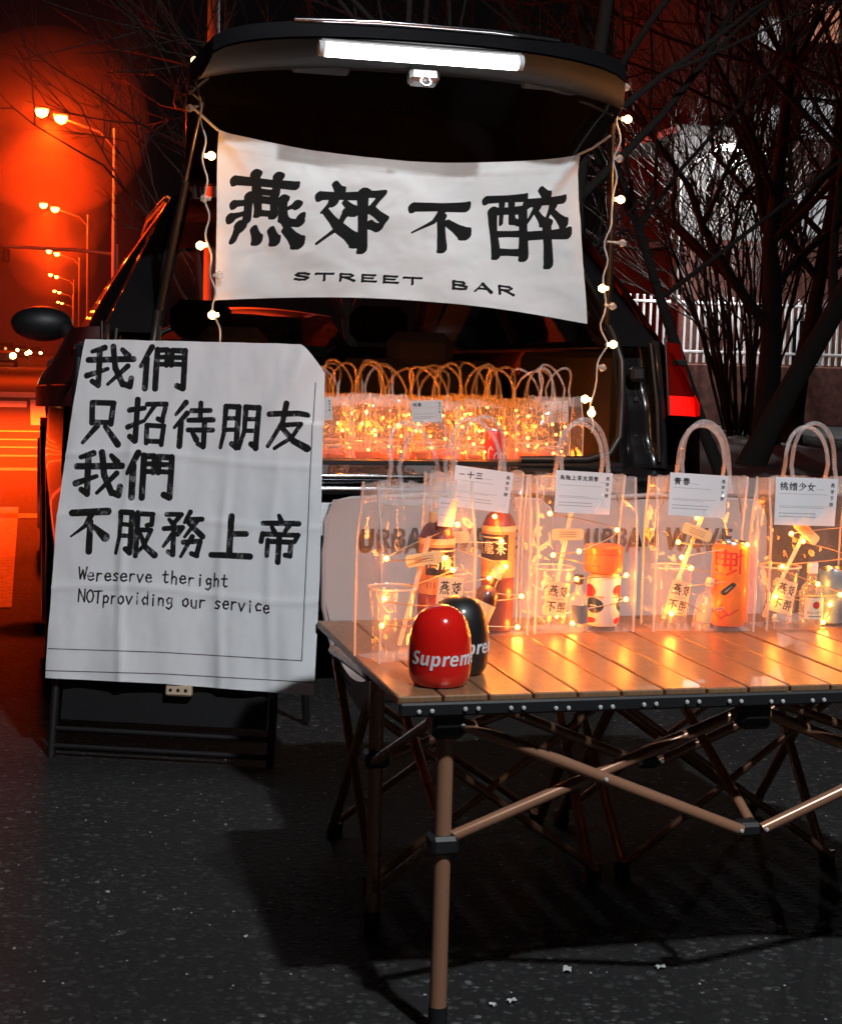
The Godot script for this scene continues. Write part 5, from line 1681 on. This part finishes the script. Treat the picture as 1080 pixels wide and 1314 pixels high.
func make_table_bags() -> void:
	sticker_mat = printed(sticker_image(), 0.6)
	M.pill = mt(lin(0.8, 0.62, 0.3), 0.5)
	M.print_faint = mt(lin(0.35, 0.25, 0.12), 0.7)
	M.juice = mt(lin(0.85, 0.33, 0.05), 0.25)
	M.juice.backlight_enabled = true
	M.juice.backlight = lin(0.9, 0.35, 0.06)
	M.tea = mt(lin(0.16, 0.022, 0.008), 0.08)
	M.tea.backlight_enabled = true
	M.tea.backlight = lin(0.25, 0.04, 0.01)
	M.tea.clearcoat_enabled = true
	fairy_meshes.drop = m_lathe([Vector2(0, -0.0046), Vector2(0.0032, -0.0034), Vector2(0.0044, -0.0004), Vector2(0.0035, 0.0028), Vector2(0, 0.0046)], 12)
	bag_proto = [make_bag_mesh_parts(0.196, 0.29, 0.086, 3), make_bag_mesh_parts(0.186, 0.295, 0.082, 9), make_bag_mesh_parts(0.18, 0.27, 0.08, 17, 2.0), make_bag_mesh_parts(0.178, 0.262, 0.08, 24, 2.4), make_bag_mesh_parts(0.182, 0.275, 0.08, 33, 1.6), make_bag_mesh_parts(0.176, 0.268, 0.078, 46, 2.8)]
	var G1 := "clear gift bags on the table"
	var top := 0.5512
	var labels := ["clear gift bag beside the capsules, holding a cup and oolong bottle", "clear gift bag holding a red tea bottle and tilted whisky", "clear gift bag holding a white can under an orange tin", "clear gift bag holding the tall orange can", "clear gift bag holding the small rum bottle, at the row's end"]
	var spots := [Vector3(0.632, top, -2.53), Vector3(0.795, top, -2.735), Vector3(1.0, top, -2.745), Vector3(1.24, top, -2.735), Vector3(1.462, top, -2.735)]
	var turns := [0.33, -0.04, 0.03, -0.10, 0.02]
	var bags := []
	for k in 5:
		bags.append(bag(labels[k], spots[k], turns[k], G1, [1, 1, 0, 0, 0][k]))
	var cg := "clear cups in the table bags"
	var y0 := 0.004
	cup(inside(bags[0], Vector3(-0.045, y0, 0.0)), 0.0, "clear cup without drink in the bag beside the capsules", cg, null, -0.12, 0.95, false)
	cup(inside(bags[1], Vector3(-0.05, y0, -0.002)), -0.1, "clear cup with paper sticker beside the red tea bottle", cg, null, 0.18, 0.9)
	cup(inside(bags[2], Vector3(-0.052, y0, 0.0)), 0.0, "clear cup with paper sticker beside the white can", cg, null, -0.12, 0.95)
	cup(inside(bags[3], Vector3(-0.052, y0, 0.0)), 0.05, "clear cup with paper sticker in the orange can's bag", cg, null, -0.2, 0.95)
	cup(inside(bags[4], Vector3(-0.055, y0, 0.0)), -0.1, "clear cup with paper sticker beside the small rum bottle", cg, null, -0.25, 0.95)
	var st := one("paper_sticker", m_slab(round_rect(0.052, 0.07, 0.002, 2), -0.0005, 0.0005), sticker_plain(), "cream paper sticker with four brush characters behind the red capsule", "sticker")
	st.transform = bags[0].transform * Transform3D(Basis(Vector3.BACK, -0.1), Vector3(0.045, 0.10, 0.036))
	var stf := m_grid(1, 1, func(u: float, v: float) -> Vector3: return Vector3((u - 0.5) * 0.052, (0.5 - v) * 0.07, 0.0008))
	obj("print", stf, sticker_mat, st)
	# oolong bottles
	var oo := page(512, 384, Color(0.72, 0.52, 0.34))
	oo.fill_rect(Rect2i(0, 0, 512, 40), Color(0.82, 0.72, 0.58))
	for k in 2:
		var x := 30 + 256 * k
		oo.fill_rect(Rect2i(x, 60, 196, 190), Color(0.1, 0.06, 0.05))
		write(oo, "烏龍茶", x + 8, 110, 54, 100, 62, Color(0.95, 0.92, 0.85), 1.3)
		ink(oo, x + 30, 84, x + 160, 84, 10, 10, Color(0.8, 0.75, 0.68))
		for q in 12:
			ink(oo, x + 10 + q * 16, 300, x + 10 + q * 16, 340, 5, 5, Color(0.5, 0.22, 0.08))
	var oom := printed(oo, 0.35)
	for k in 2:
		var b: Node3D = bags[k]
		var t := thing("oolong_bottle", ["oolong tea bottle with black label panels behind the capsules", "oolong tea bottle with black label panels beside the tilted whisky"][k], "bottle", inside(b, Vector3(0.045, y0, -0.006)), [0.35, -0.9][k], "oolong tea bottles")
		obj("body", m_lathe([Vector2(0, 0), Vector2(0.028, 0), Vector2(0.031, 0.004), Vector2(0.031, 0.098), Vector2(0.0295, 0.1), Vector2(0, 0.1)], 26), M.tea, t)
		obj("wrap_label", m_lathe([Vector2(0.0315, 0.1), Vector2(0.0318, 0.195)], 28), oom, t)
		obj("shoulder", m_lathe([Vector2(0.031, 0.195), Vector2(0.024, 0.212), Vector2(0.013, 0.222)], 26), M.tea, t)
		obj("cap", m_lathe([Vector2(0, 0.22), Vector2(0.0145, 0.22), Vector2(0.0145, 0.238), Vector2(0, 0.239)], 20), M.cap_cream, t)
	# tilted whisky
	var cream := mt(lin(0.75, 0.58, 0.3), 0.6)
	bottle(inside(bags[1], Vector3(-0.012, 0.006, 0.026)), Basis(Vector3.BACK, -0.42), "dark whisky miniature leaning with a cream label", M.whisky_brown, M.cap_cream, cream, 1.2)
	# bag three
	var wc := page(384, 256, Color(0.85, 0.84, 0.8))
	for k in 3:
		var x := 64.0 + 128.0 * k
		ink(wc, x - 12, 80, x - 8, 86, 60, 60, Color(0.85, 0.08, 0.05))
		ink(wc, x + 10, 148, x + 16, 152, 72, 72, Color(0.08, 0.2, 0.32))
		write(wc, "酔-"[1], x - 10, 132, 40, 34, 0, Color(0.9, 0.9, 0.9), 1.4)
		ink(wc, x - 20, 226, x + 12, 222, 30, 24, Color(0.85, 0.1, 0.05))
	can(inside(bags[2], Vector3(0.052, y0, 0.0)), 0.4, "white can with red and blue discs under an orange tin", printed(wc, 0.3), 0.032, 0.105)
	var tin := thing("orange_tin", "squat glossy orange tin stacked on the white can", "tin", inside(bags[2], Vector3(0.05, y0 + 0.106, 0.0)), 0.2)
	obj("tin_wall", m_lathe([Vector2(0, 0), Vector2(0.034, 0), Vector2(0.0365, 0.005), Vector2(0.0365, 0.03), Vector2(0.034, 0.036)], 24), M.juice, tin)
	obj("tin_lid", m_lathe([Vector2(0.037, 0.034), Vector2(0.037, 0.046), Vector2(0.034, 0.05), Vector2(0, 0.05)], 24), mt(lin(0.75, 0.16, 0.02), 0.2), tin)
	bottle(inside(bags[2], Vector3(-0.006, y0, 0.02)), Basis(), "clear gin miniature standing beside the white can", M.bottle_glass, M.cap_black, mt(lin(0.1, 0.14, 0.18), 0.4), 0.95)
	# bag four
	var oc := page(512, 512, Color(0.97, 0.5, 0.05))
	for k in 2:
		var x := 40 + 256 * k
		var red := Color(0.88, 0.13, 0.04)
		for q in [[20, 60, 120, 60], [70, 40, 70, 140], [20, 60, 20, 130], [120, 60, 120, 130], [20, 95, 120, 95], [20, 130, 120, 130], [45, 60, 45, 160], [95, 60, 95, 160], [20, 160, 60, 190], [120, 160, 80, 190], [140, 40, 140, 180], [128, 80, 150, 70]]:
			ink(oc, x + q[0], q[1], x + q[2], q[3], 11, 11, red)
		ink(oc, x + 70, 300, x + 110, 250, 34, 26, Color(0.16, 0.17, 0.15))
		ink(oc, x + 78, 292, x + 104, 260, 8, 4, Color(0.6, 0.6, 0.55))
		for q in [[20, 420, 60, 400], [60, 400, 90, 430], [90, 430, 60, 460], [60, 460, 20, 420], [90, 440, 140, 400]]:
			ink(oc, x + q[0], q[1], x + q[2], q[3], 7, 7, red)
	can(inside(bags[3], Vector3(0.06, y0, 0.004)), -0.5, "tall orange can with a red character and a dark leaf", printed(oc, 0.28), 0.0345, 0.165)
	bottle(inside(bags[3], Vector3(0.0, y0, 0.018)), Basis(Vector3.BACK, -0.2), "clear miniature leaning beside the tall orange can", M.bottle_glass, M.cap_cream, cream, 0.9)
	# bag five
	var rl := page(200, 180, Color(0.92, 0.88, 0.76))
	ink(rl, 100, 60, 100.5, 60, 62, 62, Color(0.75, 0.08, 0.05))
	write(rl, "BACAR-I", 26, 112, 18, 22, 21, Color(0.6, 0.1, 0.06), 1.6)
	ink(rl, 155, 114, 155, 133, 3, 3, Color(0.6, 0.1, 0.06))
	ink(rl, 40, 156, 160, 156, 6, 6, Color(0.3, 0.25, 0.2))
	bottle(inside(bags[4], Vector3(0.004, y0, 0.022)), Basis(), "clear rum miniature with a red disc on its pale label", M.bottle_glass, M.white_card, printed(rl, 0.5), 1.15)
	can(inside(bags[4], Vector3(0.062, y0, 0.0)), 0.0, "grey blue can at the row's end", mt(lin(0.12, 0.25, 0.4), 0.3, 0.4), 0.031, 0.11)
	# straws
	for k in [[0, Vector3(-0.03, 0.02, 0.0), Vector3(0.005, 0.205, 0.03), 0.15, "straw with a yellow paper label in the bag beside the capsules"], [1, Vector3(-0.055, 0.02, 0.01), Vector3(-0.05, 0.22, 0.03), 0.02, "straw with a yellow paper label beside the red tea bottle"], [2, Vector3(-0.06, 0.02, 0.01), Vector3(-0.03, 0.225, 0.03), 0.0, "straw with a yellow paper label in the white can's bag"], [3, Vector3(-0.07, 0.02, 0.01), Vector3(-0.005, 0.23, 0.03), -0.35, "straw with a yellow paper label in the orange can's bag"], [4, Vector3(-0.085, 0.02, 0.0), Vector3(0.0, 0.23, 0.03), -0.7, "straw with a yellow paper label in the rum bottle's bag"]]:
		straw(inside(bags[k[0]], k[1]), inside(bags[k[0]], k[2]), k[4], k[3])
	# name cards
	var kg := "white name cards on the table bags"
	card(bags[0], "---", "folded white name card dangling in the bag beside the capsules", 0.04, 0.245, 0.07, Basis.from_euler(Vector3(0, 0.5, -0.12)), 2, kg, 0.03)
	card(bags[1], "-十三", "white name card with three characters clipped above the red tea bottle", 0.0, 0.268, 0.108, Basis.from_euler(Vector3(-0.1, -0.05, -0.12)), 3, kg)
	card(bags[2], "烏龍上茶友朋春", "white name card with a long line of characters on the white can's bag", -0.01, 0.262, 0.112, Basis.from_euler(Vector3(-0.08, 0, -0.05)), 4, kg)
	card(bags[3], "青春", "white name card with two characters on the orange can's bag", -0.02, 0.258, 0.116, Basis.from_euler(Vector3(-0.08, 0.05, -0.05)), 5, kg)
	card(bags[4], "桃婚少女", "white name card with four characters on the rum bottle's bag", -0.025, 0.247, 0.132, Basis.from_euler(Vector3(-0.06, 0, -0.03)), 6, kg)
	# lights
	var r := RandomNumberGenerator.new()
	r.seed = 5
	var names := ["warm fairy lights in the bag beside the capsules", "warm fairy lights round the red tea bottle", "warm fairy lights round the white can", "warm fairy lights round the tall orange can", "warm fairy lights round the small rum bottle"]
	for k in 5:
		var pts := []
		var n := 10
		for i in n:
			var u := float(i) / (n - 1)
			var y: float = 0.006 + 0.19 * u ** 1.15 + r.randf_range(-0.004, 0.028)
			var x: float = 0.078 * sin(i * 2.2 + k * 1.7) + r.randf_range(-0.012, 0.012)
			pts.append(Vector3(clampf(x, -0.085, 0.085), y, 0.034 + r.randf_range(-0.008, 0.001)))
		fairy(bags[k], names[k], "fairy lights in the table bags", pts)

func sticker_plain() -> StandardMaterial3D:
	return mt(lin(0.8, 0.66, 0.42), 0.6)

func egg(called: String, label: String, at: Vector3, turn: float, m: Material, ink_m: Material) -> void:
	var t := thing(called, label, "capsule", at, turn)
	var prof := [Vector2(0, 0.0), Vector2(0.036, 0.0), Vector2(0.043, 0.004), Vector2(0.047, 0.014), Vector2(0.049, 0.03), Vector2(0.049, 0.052), Vector2(0.0475, 0.073), Vector2(0.0435, 0.092), Vector2(0.036, 0.107), Vector2(0.025, 0.117), Vector2(0.012, 0.1225), Vector2(0, 0.124)]
	var fine := []
	for i in prof.size() - 1:
		for j in 4:
			var p0: Vector2 = prof[maxi(0, i - 1)]
			var p3: Vector2 = prof[mini(prof.size() - 1, i + 2)]
			fine.append(prof[i].cubic_interpolate(prof[i + 1], p0, p3, j / 4.0))
	fine.append(prof[-1])
	for i in fine.size():
		fine[i].x = maxf(fine[i].x, 0.0)
	obj("shell", m_lathe(fine, 44), m, t)
	var tm := text_mesh("Supreme", 0.0285, 0.0006)
	var arr: Array = tm.get_mesh_arrays()
	var vs: PackedVector3Array = arr[Mesh.ARRAY_VERTEX]
	var ns: PackedVector3Array = arr[Mesh.ARRAY_NORMAL]
	for i in vs.size():
		var v := vs[i]
		var y := 0.046 + v.y
		var rr := 0.049
		for q in fine.size() - 1:
			if y >= fine[q].y and y <= fine[q + 1].y:
				rr = lerpf(fine[q].x, fine[q + 1].x, (y - fine[q].y) / maxf(1e-5, fine[q + 1].y - fine[q].y))
		var a := (v.x + 0.16 * v.y) / 0.049
		rr += 0.0006 + v.z
		vs[i] = Vector3(rr * sin(a), y, rr * cos(a))
		ns[i] = ns[i].rotated(Vector3.UP, a)
	arr[Mesh.ARRAY_VERTEX] = vs
	arr[Mesh.ARRAY_NORMAL] = ns
	arr[Mesh.ARRAY_TANGENT] = null
	var am := ArrayMesh.new()
	am.add_surface_from_arrays(Mesh.PRIMITIVE_TRIANGLES, arr)
	obj("lettering", am, ink_m, t)

func make_capsules() -> void:
	var red := mt(lin(0.75, 0.012, 0.008), 0.14)
	red.clearcoat_enabled = true
	red.clearcoat_roughness = 0.05
	var blk := mt(lin(0.008, 0.008, 0.008), 0.16)
	blk.clearcoat_enabled = true
	var white := mt(lin(0.8, 0.8, 0.8), 0.4)
	egg("red_capsule", "glossy red egg-shaped capsule with white lettering on the table corner", Vector3(0.616, 0.5512, -2.30), 0.02, red, white)
	egg("black_capsule", "glossy black egg-shaped capsule with white lettering behind the red one", Vector3(0.67, 0.5512, -2.388), 0.55, blk, white)

func make_trunk_bags() -> void:
	var r := RandomNumberGenerator.new()
	r.seed = 21
	var g := "clear gift bags crowding the boot"
	var lab := "clear gift bag of drinks glowing orange in the car boot"
	var red := page(512, 256, Color(0.82, 0.05, 0.03))
	for k in 2:
		write(red, "Coca", 20 + 256 * k, 80, 56, 90, 52, Color(0.95, 0.93, 0.9), 1.7)
		ink(red, 20 + 256 * k, 210, 220 + 256 * k, 180, 10, 4, Color(0.95, 0.93, 0.9))
	var red_m := printed(red, 0.3)
	var dk := page(256, 256, Color(0.85, 0.82, 0.76))
	for k in 7:
		dk.fill_rect(Rect2i(10 + k * 36, 60, 22, 120), Color(0.08, 0.07, 0.07))
	dk.fill_rect(Rect2i(0, 20, 256, 30), Color(0.08, 0.07, 0.07))
	var dk_m := printed(dk, 0.3)
	var n := 0
	for row in 3:
		for col in 6:
			var x: float = 0.715 + 0.183 * col + [0.0, 0.085, 0.03][row] + r.randf_range(-0.006, 0.006)
			if x > 1.72 or x < 0.66:
				continue
			var b := bag(lab, Vector3(x, 0.6605, -4.885 - 0.12 * row), r.randf_range(-0.3, 0.3), g, 2 + (row * 7 + col * 3) % 4)
			var special := row == 0 and (col == 1 or col == 4)
			if special:
				can(inside(b, Vector3(0.035 if col == 4 else -0.03, 0.003, 0.0)), 0.3, "red cola can glowing in the boot" if col == 4 else "black and white striped can in the boot beside the text cloth", red_m if col == 4 else dk_m, 0.033, 0.165 if col == 4 else 0.15)
			else:
				cup(inside(b, Vector3(-0.03, 0.003, 0.0)), r.randf() * TAU, "clear cup of orange drink in a boot bag", "orange drinks in the boot", M.juice, 0.0, 1.0, false)
			if row == 0 or n % 3 == 0:
				cup(inside(b, Vector3(0.045 if not special or col != 4 else -0.045, 0.003, 0.0)), 0.0, "clear cup of orange drink in a boot bag", "orange drinks in the boot", M.juice, 0.0, 0.9, false)
			var pts := []
			for i in 6:
				pts.append(Vector3(r.randf_range(-0.075, 0.075), 0.07 + 0.15 * (i / 5.0) + r.randf_range(-0.02, 0.02), r.randf_range(-0.03, 0.034)))
			fairy(b, "warm fairy lights inside a boot bag", "fairy lights in the boot bags", pts, 3, 0.0032, BOOT_WARM)
			if (row == 0 and col in [1, 3]) or (row == 1 and col == 5):
				card(b, "桃春", "white name card on a clear bag in the boot", -0.02, 0.225, 0.1, Basis.from_euler(Vector3(-0.1, 0, 0.06)), 30 + n, "name cards in the boot")
			n += 1
